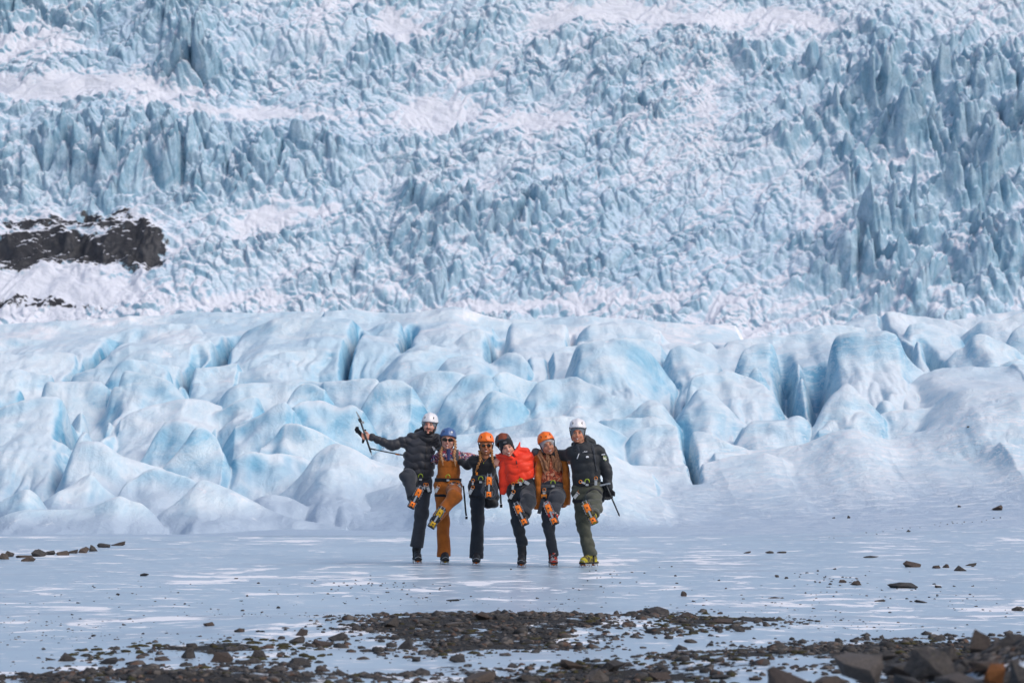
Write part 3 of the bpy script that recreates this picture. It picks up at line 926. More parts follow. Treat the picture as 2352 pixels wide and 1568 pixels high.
# ------------------------------------------------------------------ cloth and gear materials
def fabric(name, col, col2=None, rough=.85, sc=160, bump=.0012, fold=.006, sheen=.2):
    m = new_mat(name, rough, col, spec=.3); t = NT(m)
    n = t.noise(9, 4, .6)
    c = t.mix(t.ramp(n, .3, .7), col, col2 or tuple(v * .72 for v in col))
    h = t.math('ADD', t.math('MULTIPLY', t.noise(9, 3, .5, dist=.4), fold * .8 / bump), t.noise(sc, 2, .5))
    m.node_tree.nodes['Principled BSDF'].inputs['Sheen Weight'].default_value = sheen
    return t.out(c, None, t.bump(h, bump, .8))
def pattern(name, cols, sc, seed=0, dist=.6):
    m = new_mat(name, .85, cols[0], spec=.3); t = NT(m)
    v = t.n('TexVoronoi'); v.inputs['Scale'].default_value = sc
    nn = t.n('TexNoise'); nn.inputs['Scale'].default_value = sc * .5; t.l(t.co, nn.inputs['Vector'])
    mx = t.mix(dist * .12, t.co, nn.outputs['Color']); t.l(mx, v.inputs['Vector'])
    x = t.n('SeparateColor'); t.l(v.outputs['Color'], x.inputs[0])
    r = t.n('ValToRGB'); r.color_ramp.interpolation = 'CONSTANT'
    e = r.color_ramp.elements
    while len(e) < len(cols): e.new(.5)
    for i, c in enumerate(cols): e[i].position = i / len(cols); e[i].color = (*c, 1)
    t.l(x.outputs[0], r.inputs[0])
    return t.out(r.outputs[0])
def skin_mat(name, col, red):
    m = new_mat(name, .5, col, spec=.4); t = NT(m)
    t.b.inputs['Subsurface Weight'].default_value = .12
    t.b.inputs['Subsurface Radius'].default_value = (.012, .005, .003)
    c = t.mix(t.ramp(t.noise(22, 3, .6), .4, .65), col, red)
    return t.out(c, None, t.bump(t.noise(220, 2, .5), .0006, .5))
def hair_mat(name, c1, c2):
    m = new_mat(name, .55, c1, spec=.4); t = NT(m)
    c = t.mix(t.ramp(t.noise(120, 3, .6, mp=(1, 1, .12)), .38, .62), c1, c2)
    return t.out(c, None, t.bump(t.noise(160, 3, .6, mp=(1, 1, .1)), .003, .9))
def hard(name, col, rough=.35, metal=0.):
    m = new_mat(name, rough, col, metal=metal); t = NT(m)
    c = t.mix(t.math('MULTIPLY', t.ramp(t.noise(40, 4, .7), .55, .75), .35), col, tuple(v * .5 for v in col))
    return t.out(c)
MT = dict(
 navy=fabric('navy_fleece', (.03, .045, .14)), 
 puff_grey=fabric('charcoal_puffer', (.034, .036, .046), rough=.5, fold=.012),
 dark_navy=fabric('dark_trouser', (.020, .026, .036)), slate=fabric('slate_trouser', (.036, .042, .055)),
 rust=fabric('rust_bib', (.40, .115, .014), (.29, .080, .010)), black=fabric('black_cloth', (.010, .012, .017)), black2=fabric('black_shell', (.014, .018, .024), rough=.55, fold=.010),
 red=fabric('red_puffer', (.86, .045, .012), (.78, .035, .010), rough=.5, fold=.010), ochre=fabric('ochre_shell', (.52, .145, .012), (.42, .11, .010), rough=.6, fold=.01),
 olive=fabric('olive_trouser', (.080, .084, .062), (.052, .056, .042), fold=.014), grey=fabric('grey_web', (.10, .10, .11)), beanie=fabric('grey_beanie', (.16, .19, .22), sc=90, bump=.003),
 pale=fabric('pale_knit', (.42, .40, .40)), hood=fabric('dark_hood', (.018, .019, .024), rough=.6, fold=.012),
 multi=pattern('patchwork_print', [(.02, .03, .10), (.55, .10, .14), (.62, .60, .58), (.03, .04, .05), (.35, .12, .06), (.06, .10, .30), (.50, .22, .28), (.02, .02, .04)], 62),
 floral=pattern('coral_print', [(.58, .13, .06), (.30, .06, .035), (.66, .24, .13), (.12, .035, .025), (.60, .30, .18), (.48, .10, .05)], 48),
 white=hard('white_shell', (.74, .72, .74)), orange=hard('orange_shell', (.90, .17, .012)), blue=hard('blue_shell', (.065, .13, .30)), duo=pattern('grey_rust_shell', [(.055, .055, .065), (.075, .07, .08), (.20, .055, .03)], 14),
 plate=hard('orange_plate', (.95, .21, .012), .45), plate_y=hard('yellow_plate', (.62, .36, .012), .45), steel=hard('steel', (.50, .51, .53), .35, .85), iron=hard('dark_steel', (.06, .065, .07), .4, .6),
 rubber=hard('black_rubber', (.014, .014, .016), .7), boot_b=hard('black_boot', (.022, .022, .025), .6), boot_r=pattern('red_grey_boot', [(.50, .035, .030), (.03, .03, .035), (.40, .38, .38), (.45, .05, .03)], 26), boot_y=pattern('olive_yellow_boot', [(.30, .26, .02), (.16, .13, .045), (.42, .36, .03), (.10, .085, .03)], 24),
 lens=hard('dark_lens', (.006, .007, .008), .08), teeth=hard('teeth', (.70, .66, .60), .3), lip=hard('lip', (.38, .10, .085), .45), dark=hard('dark_detail', (.012, .011, .012), .5), eye_w=hard('eye_white', (.42, .38, .36), .3),
 lime=hard('lime_carabiner', (.36, .48, .04), .3, .4), orange_m=hard('orange_metal', (.75, .22, .02), .3, .5), mark=hard('pale_print', (.62, .63, .66), .6), badge=pattern('badge_print', [(.55, .52, .30), (.10, .16, .10), (.60, .60, .56), (.25, .28, .12)], 45),
 skin1=skin_mat('skin_fair', (.58, .33, .25), (.60, .24, .18)), skin2=skin_mat('skin_rosy', (.62, .35, .26), (.62, .24, .17)), skin3=skin_mat('skin_tan', (.38, .165, .080), (.42, .16, .08)), skin4=skin_mat('skin_light', (.60, .31, .22), (.60, .23, .17)),
 skin5=skin_mat('skin_warm', (.52, .25, .15), (.54, .20, .12)), skin6=skin_mat('skin_sun', (.50, .24, .145), (.53, .19, .115)),
 blond=hair_mat('blond_hair', (.50, .27, .13), (.27, .12, .05)), gold=hair_mat('golden_hair', (.40, .19, .055), (.18, .07, .02)), brown=hair_mat('chestnut_hair', (.36, .165, .075), (.15, .060, .028)), dark_hair=hair_mat('dark_hair', (.020, .014, .011), (.035, .022, .016)))

def folds(seed, amp=.006, fr=1.):
    r = random.Random(seed); W = [(r.uniform(8, 16) * fr, r.uniform(5, 11) * fr, r.uniform(14, 30) * fr, r.uniform(0, 6)) for _ in range(4)]
    def f(X, Y, Z):
        s = 0
        for a, b, c, p in W:
            s = s + np.sin(a * X + b * Y + c * Z + p + 1.6 * np.sin(b * 1.7 * X - a * .8 * Z + p))
        return -amp * np.abs(s) / 2.2 + amp * .5
    return f

# ------------------------------------------------------------------ people
PX = .2471 * 33.4 / F          # metres per crop pixel
CROP = {1: (801.8, 922.1), 2: (1109.2, 935.5)}

def hand_cones(S, wrist, d, pn, curl=35, sc=1., thumb=1, grow=0.):
    """palm, four fingers of different lengths in three joints, thumb from the side of the palm"""
    d = nrm(d); pn = nrm(np.asarray(pn) - d * (np.asarray(pn) @ d)); side = np.cross(d, pn)
    w = np.array(wrist, float); k = .006
    kn = w + d * .085 * sc
    for o in (-.026, -.009, .009, .026):
        S.cone(w + side * o * .6, kn + side * o * sc, (.017 + grow) * sc, (.0135 + grow) * sc, k=.012)
    for i, (o, L) in enumerate(((-.030, .058), (-.010, .074), (.010, .079), (.030, .072))):
        p = kn + side * o * sc; dd = d + side * o * 1.5
        ang = RD(curl * .55)
        for q, ln in enumerate((.45, .31, .24)):
            dd = nrm(dd * math.cos(ang) + pn * math.sin(ang)); e = p + dd * L * ln * sc
            S.cone(p, e, (.0098 - .0008 * q + grow) * sc, (.0090 - .0008 * q + grow) * sc, k=k); p = e; ang = RD(curl)
            dd = nrm(dd)
    p = w + d * .030 * sc + side * .026 * thumb * sc
    e = p + nrm(d * .75 + side * .75 * thumb + pn * .25) * .042 * sc; S.cone(p, e, (.0135 + grow) * sc, (.0115 + grow) * sc, k=k)
    f = e + nrm(d * .9 + side * .15 * thumb + pn * .5) * .034 * sc; S.cone(e, f, (.0112 + grow) * sc, (.0090 + grow) * sc, k=k)

def foot(root, S0, t, n, boot, plate, scale=1., up_to=None, strap=True):
    """boot with crampon; S0 centre of the sole, t towards the toe, n out of the sole"""
    t = nrm(t); n = nrm(n - t * (n @ t)); sd = np.cross(n, t); R = np.stack([t, sd, n], 1)
    L = lambda a, b, c: S0 + R @ np.array([a, b, c]) * scale
    u = -1
    b = Sdf(.0065, .02)
    b.box(L(0, 0, -.012), np.array((.140, .046, .014)) * scale, R, .012)
    b.ell(L(.085, 0, -.045), np.array((.062, .045, .040)) * scale, R); b.ell(L(.02, 0, -.060), np.array((.08, .043, .045)) * scale, R)
    b.ell(L(-.085, 0, -.055), np.array((.055, .042, .05)) * scale, R); b.cone(L(-.062, 0, -.06), L(-.066, 0, -.12), .047 * scale, .047 * scale).cone(L(-.066, 0, -.12), up_to, .050 * scale, .056 * scale)
    bo = b.obj('boot', boot, root)
    w = b.clone(.002).box(L(0, 0, -.010), np.array((.16, .07, .010)) * scale, R, .002, op='i')
    w.obj('sole', MT['rubber'], bo)
    if strap:
        for a in (.055, -.035):
            b.clone(.004, .005).box(L(a, 0, -.05), np.array((.007, .08, .09)) * scale, R, .002, op='i').obj('strap', MT['black'], bo)
    for a_, la, lb in ((.066, .048, .0315), (-.090, .032, .0295)):
        p_ = Sdf(.0055, .004).box(L(a_, 0, .011), np.array((la, lb, .007)) * scale, R, .004).ell(L(a_, 0, .015), np.array((la * .75, lb * .75, .010)) * scale, R)
        p_.P.append(Sdf().ell(L(a_ - la, 0, .012), np.array((.012, .018, .02)) * scale, R, op='s', k=.002).P[0])
        p_.obj('anti_snow_plate', plate, bo)
        MB().box(L(a_ + .004, 0, .0255), np.array((.009, .007, .0015)) * scale, np.stack([R @ [.7, .7, 0], R @ [-.7, .7, 0], n], 1)).build('dark_mark', MT['dark'], bo)
    c = MB()
    c.box(L(-.008, 0, .008), np.array((.045, .010, .003)) * scale, R)
    for s_ in (-1, 1):
        c.box(L(.062, s_ * .041, .002), np.array((.060, .002, .010)) * scale, R).box(L(-.088, s_ * .037, .002), np.array((.040, .002, .010)) * scale, R)
        for a in (.108, .076, .044, .014): c.spike(L(a, s_ * .043, .006), n + t * (.25 if a > .1 else 0) + sd * s_ * .18, .0075 * scale, .038 * scale, t)
        for a in (-.062, -.116): c.spike(L(a, s_ * .038, .006), n + sd * s_ * .15, .0075 * scale, .038 * scale, t)
        c.spike(L(.118, s_ * .020, .004), t + n * .35, .0065 * scale, .045 * scale, sd)
        c.spike(L(.098, s_ * .030, .006), t * .8 + n * .8, .006 * scale, .036 * scale, sd)
    c.tube([L(.12, -.046, -.005), L(.14, -.03, -.035), L(.145, 0, -.045), L(.14, .03, -.035), L(.12, .046, -.005)], .0035 * scale, 6)
    c.build('crampon', MT['steel'], bo)
    return bo, L

def head_parts(root, body, C, R, P):
    """adds the head to the body surface and the small parts as children"""
    L = lambda a, b, c: np.array(C) + R @ np.array([a, b, c], float)
    Rr = R
    fw = P.get('face_w', 1.); jw = P.get('jaw', 1.)
    K = .016
    body.ell(L(0, -.018, .022), (.074, .092, .094), Rr, k=K).ell(L(0, .022, -.028), (.062 * fw, .072, .082), Rr, k=K).ell(L(0, .038, -.076), (.040 * jw, .040, .034), Rr, k=K)
    body.ell(L(-.052 * jw, .005, -.060), (.016, .035, .028), Rr, k=.03).ell(L(.052 * jw, .005, -.060), (.016, .035, .028), Rr, k=.03)
    body.ell(L(-.034, .068, -.032), (.022, .022, .020), Rr, k=.015).ell(L(.034, .068, -.032), (.022, .022, .020), Rr, k=.015)
    body.cone(L(-.034, .080, .022), L(.034, .080, .022), .010, .010, k=.014)
    body.cone(L(0, .090, .008), L(0, .112, -.028), .008, .0115, k=.010).ell(L(0, .100, -.034), (.017, .011, .009), Rr, k=.006)
    for s_ in (-1, 1):
        body.ell(L(s_ * .031, .104, .004), (.015, .014, .010), Rr, k=.010, op='s')
        body.ell(L(s_ * .078, -.004, -.010), (.009, .018, .030), Rr, k=.006)
    body.cone(L(-.018, .091, -.050), L(.018, .091, -.050), .0060, .0060, k=.006).cone(L(-.015, .090, -.070), L(.015, .090, -.070), .0075, .0075, k=.006)
    body.ell(L(0, .094, -.094), (.016, .012, .012), Rr, k=.012)
    for s_ in (-1, 1):
        if not P.get('shades'):
            e = Sdf(.0028, 0).ell(L(s_ * .031, .083, .004), (.0130, .0105, .0052), Rr).obj('eye', MT['eye_w'], root)
            Sdf(.0024, 0).ell(L(s_ * .031, .0925, .003), (.0062, .0035, .0050), Rr).obj('iris', MT['dark'], e)
            Sdf(.003, 0).cone(L(s_ * .045, .084, .0065), L(s_ * .019, .092, .0085), .0030, .0030).obj('eyelashes', MT['dark_hair'], e)
        Sdf(.0035, .004).cone(L(s_ * .046, .080, .024), L(s_ * .032, .091, .0285), .0026, .0034).cone(L(s_ * .032, .091, .0285), L(s_ * .014, .094, .024), .0034, .0026).obj('eyebrow', MT['dark_hair'], root)
    # smile
    def arc(w, dip, dz, y0, r0, r1, name, mat, parent):
        s = Sdf(.0028, .003); pts = []
        for i in range(7):
            a = -1 + i / 3.
            pts.append(L(a * w, y0 - .016 * a * a, -.060 + dz - dip * (1 - a * a) ))
        for i in range(6):
            ra = r0 + (r1 - r0) * (1 - abs(-1 + i / 3.)); rb = r0 + (r1 - r0) * (1 - abs(-1 + (i + 1) / 3.))
            s.cone(pts[i], pts[i + 1], ra, rb)
        return s.obj(name, mat, parent)
    if P.get('smile', 1):
        w = P.get('smile_w', .024)
        m = arc(w + .003, .010, .004, .100, .0040, .0088, 'lips', MT['lip'], root)
        arc(w - .003, .009, .0045, .1055, .0016, .0050, 'teeth', MT['teeth'], m)
    else:
        arc(.020, .004, .001, .099, .0030, .0055, 'lips', MT['lip'], root)
    if P.get('beard'):
        b = Sdf(.0045, .010)
        b.ell(L(0, .040, -.080), (.047, .053, .040), Rr).ell(L(-.054, .014, -.056), (.017, .046, .036), Rr).ell(L(.054, .014, -.056), (.017, .046, .036), Rr)
        b.ell(L(0, .112, -.060), (.024, .030, .011), Rr, op='s', k=.004)
        b.obj('beard', P['beard'], root)
        arc(.026, -.006, .014, .106, .0045, .0075, 'moustache', P['beard'], root)
    if P.get('shades'):
        g = Sdf(.0035, .003)
        rr = P['shades'] == 'round'
        for s_ in (-1, 1):
            if rr: g.ell(L(s_ * .033, .100, .003), (.0245, .006, .0225), Rr)
            else: g.box(L(s_ * .034, .106, .004), (.031, .007, .0205), Rr @ np.array(Matrix.Rotation(RD(-6 * s_), 3, 'Y')), .010)
            g.cone(L(s_ * .060, .092, .010), L(s_ * .080, .0, .006), .0028, .0028)
        g.cone(L(-.01, .104, .010), L(.01, .104, .010), .003, .003)
        go = g.obj('sunglasses', MT['lens'], root)
        if rr:
            f = MB()
            for s_ in (-1, 1):
                f.tube([L(s_ * .033 + .0255 * math.cos(a), .101, .003 + .0235 * math.sin(a)) for a in np.linspace(0, 2 * math.pi, 17)], .0016, 5)
            f.build('frame', MT['orange_m'], go, True)
    # beanie
    bn = P.get('beanie')
    if bn:
        lowz = P.get('beanie_z', .045)
        b = Sdf(.005, .01).ell(L(0, -.018, .024), (.084, .102, .104), Rr).ell(L(0, -.020, -.035), (.083, .082, .07), Rr)
        b.ell(L(0, .085, -.055 + (lowz - .045)), (.062 * fw, .085, .098), Rr, op='s', k=.008)
        b.obj('beanie', bn, root)
        if P.get('beanie_mark'):
            c_ = b.clone(.003, .003); c_.ell(L(*P['beanie_mark']), (.024, .05, .013), Rr, op='i').obj('knit_patch', MT['grey'], root)
    # helmet
    hm = P['helmet']
    ht = rot_frame(0, 0, P.get('helmet_pitch', 0)) @ np.diag([1., -1., 1.])
    Rh = Rr @ np.diag([1., -1., 1.]) @ ht @ np.diag([1., -1., 1.])
    Hc = np.array(C) + Rr @ np.array(P.get('helmet_off', (0, -.018, .045)), float)
    H = lambda a, b, c: Hc + Rh @ np.array([a, b, c], float)
    s = Sdf(.0055, .01)
    s.ell(H(0, 0, 0), (.100, .122, .104), Rh).ell(H(0, -.01, .03), (.088, .108, .082), Rh, k=.02)
    s.halfs(H(0, 0, -.012), -(Rh @ np.array([0, -.12, 1.])))
    s.P.append(Sdf().ell(H(0, -.006, -.02), (.089, .110, .095), Rh, op='s', k=.002).P[0])
    rg = np.array([H(0, 0, 0), Rh[:, 2], Rh[:, 1]])
    def hd(X, Y, Z):
        x = (X - Hc[0]) * Rh[0, 0] + (Y - Hc[1]) * Rh[1, 0] + (Z - Hc[2]) * Rh[2, 0]
        z = (X - Hc[0]) * Rh[0, 2] + (Y - Hc[1]) * Rh[1, 2] + (Z - Hc[2]) * Rh[2, 2]
        return -.0022 * np.cos(x * 95) * sstep(.0, .05, z)
    ho = s.obj('helmet', hm, root, disp=hd)
    s.clone(.0028, .0045).box(H(0, 0, -.002), (.14, .15, .0065), Rh @ np.array(Matrix.Rotation(RD(-6.5), 3, 'X')), .001, op='i').obj('rim', P.get('rim', MT['dark']), ho)
    v = s.clone(.0012, .0035)
    vents = []
    for (a, c, ra, rc) in ((-.058, .052, .012, .017), (.058, .052, .012, .017), (0, .056, .013, .0045)):
        q = s.clone(.0015, .0035); q.ell(H(a, .09, c), (ra, .09, rc), Rh, op='i'); q.obj('vent', MT['dark'], ho)
    if P.get('helmet_mark'):
        a, c, ra, rc = P['helmet_mark']
        q = s.clone(.002, .0035); q.box(H(a, .09, c), (ra, .09, rc), Rh @ np.array(Matrix.Rotation(RD(40), 3, 'Y')), .003, op='i'); q.obj('emblem', P.get('mark_mat', MT['mark']), ho)
    st = MB()
    for s_ in (-1, 1):
        st.tube([H(s_ * .092, .03, -.015), L(s_ * .079, .030, -.02), L(s_ * .062, .035, -.080), L(0, .052, -.113)], .0055, 6, .4)
    st.build('chin_strap', MT['black'], ho, True)

def person(label, W, P):
    """W(x, y, dy) crop pixel -> world; P describes the pose and the clothes"""
    ft = P['stand']              # hip, knee, ankle
    root = empty('person', (0, 0, 0))
    hipS, kneeS, ankS = [W(*q) for q in ft]
    gz = .040
    fx = W(*P['stand_foot'])
    S0 = np.array([fx[0], fx[1], float(near_z(np.array(fx[0]), np.array(fx[1]))) + gz])
    root.location = (float(S0[0]), float(S0[1]), float(S0[2] - gz))
    bpy.context.view_layer.update()
    tag(root, label, 'person', 'people posing arm in arm on the ice')
    a = RD(P.get('stand_turn', 0))
    tS = np.array([math.sin(a), -math.cos(a), 0.])
    hipR, kneeR = W(*P['raise'][0]), W(*P['raise'][1])
    Sr = W(*P['sole'][:3]); td = P['sole'][3]
    tR = nrm([td[0], P.get('toe_y', -.05), -td[1]]); nR = nrm([P.get('sole_nx', 0), -1, P.get('sole_nz', -.12)])
    nR = nrm(nR - tR * (nR @ tR))
    ankR = Sr - tR * .068 - nR * .12
    C = W(*P['head']); R = rot_frame(P.get('roll', 0), P.get('yaw', 0), P.get('pitch', 0))
    shL, elL, wrL = [W(*q) for q in P['armL']]; shR, elR, wrR = [W(*q) for q in P['armR']]
    nb = W(*P['neck']) if 'neck' in P else (shL + shR) / 2 + np.array([0, 0, .03])
    pel = (hipS + hipR) / 2
    hs = P.get('scale', 1.)
    body = Sdf(.0062, .03)
    # trunk, neck, legs, arms: one surface
    ch = (shL + shR) / 2 - np.array([0, 0, .09])
    body.cone(ch, pel, .10, .09, flat=((0, 1, 0), .7)).cone(shL, shR, .045, .045)
    ankS = S0 - tS * .066 + np.array([0, 0, .11]); he = W(*P['hem_at'])
    body.cone(hipS, kneeS, .062, .045).cone(kneeS, he, .043, .026, k=.01).cone(he, ankS, .026, .026, k=.005).cone(hipR, kneeR, .062, .045).cone(kneeR, ankR, .043, .034)
    body.cone(shL, elL, .042, .034).cone(elL, wrL, .034, .024).cone(shR, elR, .042, .034).cone(elR, wrR, .034, .024)
    jawp = np.array(C) + R @ np.array([0, -.01, -.06])
    body.cone(jawp, nb, .046, .055, k=.02)
    head_parts(root, body, C, R, P)
    glove = {}
    for side, wr, el in (('L', wrL, elL), ('R', wrR, elR)):
        hd = P['hand' + side]; d = nrm(hd.get('d', wr - el)); pn = hd.get('pn', (0, -1, 0))
        if hd.get('glove'):
            g = Sdf(.005, .006); g.cone(wr - d * .05, wr + d * .01, .033, .028); hand_cones(g, wr, d, pn, hd.get('curl', 40), 1.08, hd.get('thumb', 1), .003)
            g.obj('glove', MT['black'], root)
        else: hand_cones(body, wr, d, pn, hd.get('curl', 30), hd.get('sc', 1.0), hd.get('thumb', 1))
    bo = body.obj('body', P['skin'], root)
    # trousers
    tr = Sdf(.0085, .05); tm = P['trousers']; hw = P.get('thigh', .088); sh_ = P.get('shin', .066); hem = P.get('hem', .075)
    tr.stack([pel + [0, 0, .16], pel + [0, 0, .02], pel - [0, 0, .09]], [P.get('waist', .135), P.get('hips', .16), .12], [.105, .12, .09], rad=.03)
    tr.cone(hipS, kneeS, hw, sh_)
    he = W(*P['hem_at'])
    tr.stack([kneeS + nrm(kneeS - he) * .06, (kneeS + he) / 2, he], [sh_, (sh_ + hem) / 2 * .97, hem], [sh_, (sh_ + hem) / 2, hem], rad=.006, k=.04)
    tr.cone(hipR, kneeR, hw * 1.02, P.get('kneeR', .074)); hR = ankR + nrm(kneeR - ankR) * .05
    tr.stack([kneeR + nrm(kneeR - hR) * .03, (kneeR + hR) / 2, hR], [P.get('kneeR', .074), .068, .066], [.074, .068, .066], rad=.006, k=.05)
    tr.obj('trousers', tm, root, disp=folds(P['seed'], P.get('tfold', .0075)))
    # boots
    foot(root, S0, tS, np.array([0, 0, -1.]), P['boot'], P['plate'], up_to=he + nrm(kneeS - he) * .04)
    foot(root, Sr, tR, nR, P['boot'], P['plate'], up_to=ankR + nrm(kneeR - ankR) * .10)
    # jacket
    J = Sdf(.008, P.get('jk', .045)); jm = P['jacket']; q = P.get('quilt')
    TC = [W(*c[:3]) for c in P['torso']]; TX = [c[3] * PX for c in P['torso']]; TY = [c[4] if len(c) > 4 else c[3] * PX * .68 for c in P['torso']]
    J.stack(TC, TX, TY, rad=P.get('jrad', .03), pw=2.3)
    sr = P.get('sleeve', (.066, .058, .044))
    slm = P.get('sleeve_mat')
    Sl = J if slm is None else Sdf(.008, .03)
    for s_, e, w in ((shL, elL, wrL), (shR, elR, wrR)):
        Sl.cone(s_, e, sr[0], sr[1], quilt=q).cone(e, w, sr[1], sr[2], quilt=q, k=.03)
    tops = [W(*c) for c in P.get('yoke', [])]
    for i in range(len(tops) - 1): J.cone(tops[i], tops[i + 1], P.get('yoke_r', .055), P.get('yoke_r', .055))
    fd = folds(P['seed'] + 5, P.get('jfold', .0075))
    axd = nrm(TC[0] - TC[-1])
    def jd(X, Y, Z):
        v = fd(X, Y, Z)
        if q:
            s = (X - TC[-1][0]) * axd[0] + (Z - TC[-1][2]) * axd[2] + .015 * np.sin(X * 17 + P['seed']) + .010 * np.sin(X * 41)
            mk = np.clip(1 - np.abs(X - (TC[0][0] + TC[-1][0]) / 2) / .26, 0, 1) > 0
            v = v + np.where(mk, q[1] * 1.3 * (1 - np.sqrt(np.abs(np.sin(np.pi * s / (q[0] * 1.25))))), 0)
        return v
    jo = J.obj('jacket' if not P.get('top_name') else P['top_name'], jm, root, disp=jd)
    if slm is not None: Sl.obj('sleeves', slm, root, disp=fd)
    # harness: belt and leg loops hug the cloth below
    if P.get('belt'):
        (bx, by), tilt = P['belt']; hm_ = P.get('harness', MT['black'])
        Rb = np.array(Matrix.Rotation(RD(tilt), 3, 'Y')); bc = W(bx, by, 0)
        lo_, hi_ = bc - [.25, .22, .09], bc + [.25, .22, .09]
        base = Sdf(.006, .04); base.P = [p for p in (tr.P[:1] + (J.P[:1] if P.get('belt_over') else []))]
        b = base.clone(.009); b.box(bc, (.30, .25, .022), Rb, .004, op='i'); bl = b.obj('harness', hm_, root, lim=(lo_, hi_))
        for hp, kn, f_ in ((hipS, kneeS, .24), (hipR, kneeR, P.get('loop_t', .35))):
            lp = hp + (kn - hp) * f_; d_ = nrm(kn - hp); x_ = nrm(np.cross(d_, (0.2, 1, 0))); y_ = np.cross(d_, x_)
            l = Sdf(.006, .03).cone(hp, kn, hw, P.get('kneeR', sh_)); l = l.clone(.006); l.box(lp, (.15, .15, .019), np.stack([x_, y_, d_], 1), .003, op='i')
            l.obj('leg_loop', hm_, bl)
        yb = bc[1] - .135
        g = MB(); c0 = np.array([bc[0], yb - .012, bc[2]])
        g.box(c0 + [0, 0, 0], (.017, .006, .011), Rb).build('buckle', MT['steel'], bl)
        car = [c0 + np.array([.026 * math.cos(a_), -.008, .032 * math.sin(a_) + .035]) for a_ in np.linspace(-.3, math.pi + .3, 12)]
        MB().tube(car, .0055, 6).build('carabiner', MT['lime'], bl, True)
        for (gx, gy, gd, rr_, big_) in P.get('clips', []):
            gc = W(gx, gy, gd); Rg = np.array(Matrix.Rotation(RD(rr_), 3, 'Y'))
            MB().box(gc, (.014 * big_, .006, .024 * big_), Rg).box(gc + Rg @ np.array([0, -.002, .034 * big_]), (.017 * big_, .005, .005), Rg).build('clip', MT['steel'], bl)
            MB().tube([gc + Rg @ np.array([.018 * math.cos(a_), -.004, .018 * math.sin(a_) + .050 * big_]) for a_ in np.linspace(0, 2 * math.pi, 13)], .0042, 5).build('clip_ring', MT['orange_m'], bl, True)
    return dict(root=root, J=J, tr=tr, body=body, W=W, C=C, R=R, wrL=wrL, wrR=wrR, jo=jo, jd=jd, L=lambda a, b, c: np.array(C) + R @ np.array([a, b, c], float))

def frontbox(p, c, hx, hz, roll=0, off=.006, h=.004, name='patch', mat=None, src=None, parent=None, ell=False):
    """a thin patch that follows the front of a garment"""
    s = (src or p['J']).clone(off, h); Rb = np.array(Matrix.Rotation(RD(roll), 3, 'Y')); c = np.array(c)
    if ell: s.ell(c, (hx, .16, hz), Rb, op='i')
    else: s.box(c, (hx, .16, hz), Rb, .002, op='i')
    s.halfs(c, (0, 1, 0)) if False else None
    return s.obj(name, mat, parent or p['root'], disp=p['jd'] if src is None else None)

def Wf(crop, Y0):
    ox, oy = CROP[crop]
    return lambda x, y, dy=0.: at(ox + x * .2471, oy + y * .2471, Y0 + dy)
def Yfoot(crop, x, y):
    ox, oy = CROP[crop]
    return flat_ground(ox + x * .2471, oy + y * .2471)[1]
def braid(root, pts, r, mat, name='braid'):
    s = Sdf(.0045, .008); pts = [np.array(p) for p in pts]
    L = 0
    for a, b in zip(pts[:-1], pts[1:]):
        d = b - a; n = max(2, int(np.linalg.norm(d) / (r * 1.0)))
        for i in range(n):
            sg = 1 if (L % 2) else -1; L += 1
            c = a + d * (i + .5) / n + np.array([sg * r * .38, 0, 0])
            s.ell(c, (r * .85, r * .8, r * .95), np.array(Matrix.Rotation(RD(30 * sg), 3, 'Y')))
    e = pts[-1]; s.cone(e, e + nrm(pts[-1] - pts[-2]) * r * 3.2, r * .8, r * .35)
    return s.obj(name, mat, root)
def locks(root, spec, mat, name='hair', seed=1):
    """loose hair: many tapered locks; spec = list of (points, spread, radius, count)"""
    rr = random.Random(seed); s = Sdf(.0045, .006)
    for pts, spread, r, cnt in spec:
        pts = [np.array(p, float) for p in pts]
        for k in range(cnt):
            o = np.array([rr.uniform(-1, 1) * spread, rr.uniform(-1, 1) * spread * .5, rr.uniform(-.3, .3) * spread])
            ph = rr.uniform(0, 6); P_ = []
            for i, p in enumerate(pts):
                f = i / (len(pts) - 1)
                P_.append(p + o * (.35 + .9 * f) + np.array([.007 * math.sin(ph + 3 * f), .004 * math.cos(ph + 4 * f), -.03 * rr.random() * f]))
            for i in range(len(P_) - 1):
                f0 = i / (len(P_) - 1); f1 = (i + 1) / (len(P_) - 1)
                s.cone(P_[i], P_[i + 1], r * (1 - .55 * f0), r * (1 - .55 * f1), k=.010)
    return s.obj(name, mat, root)
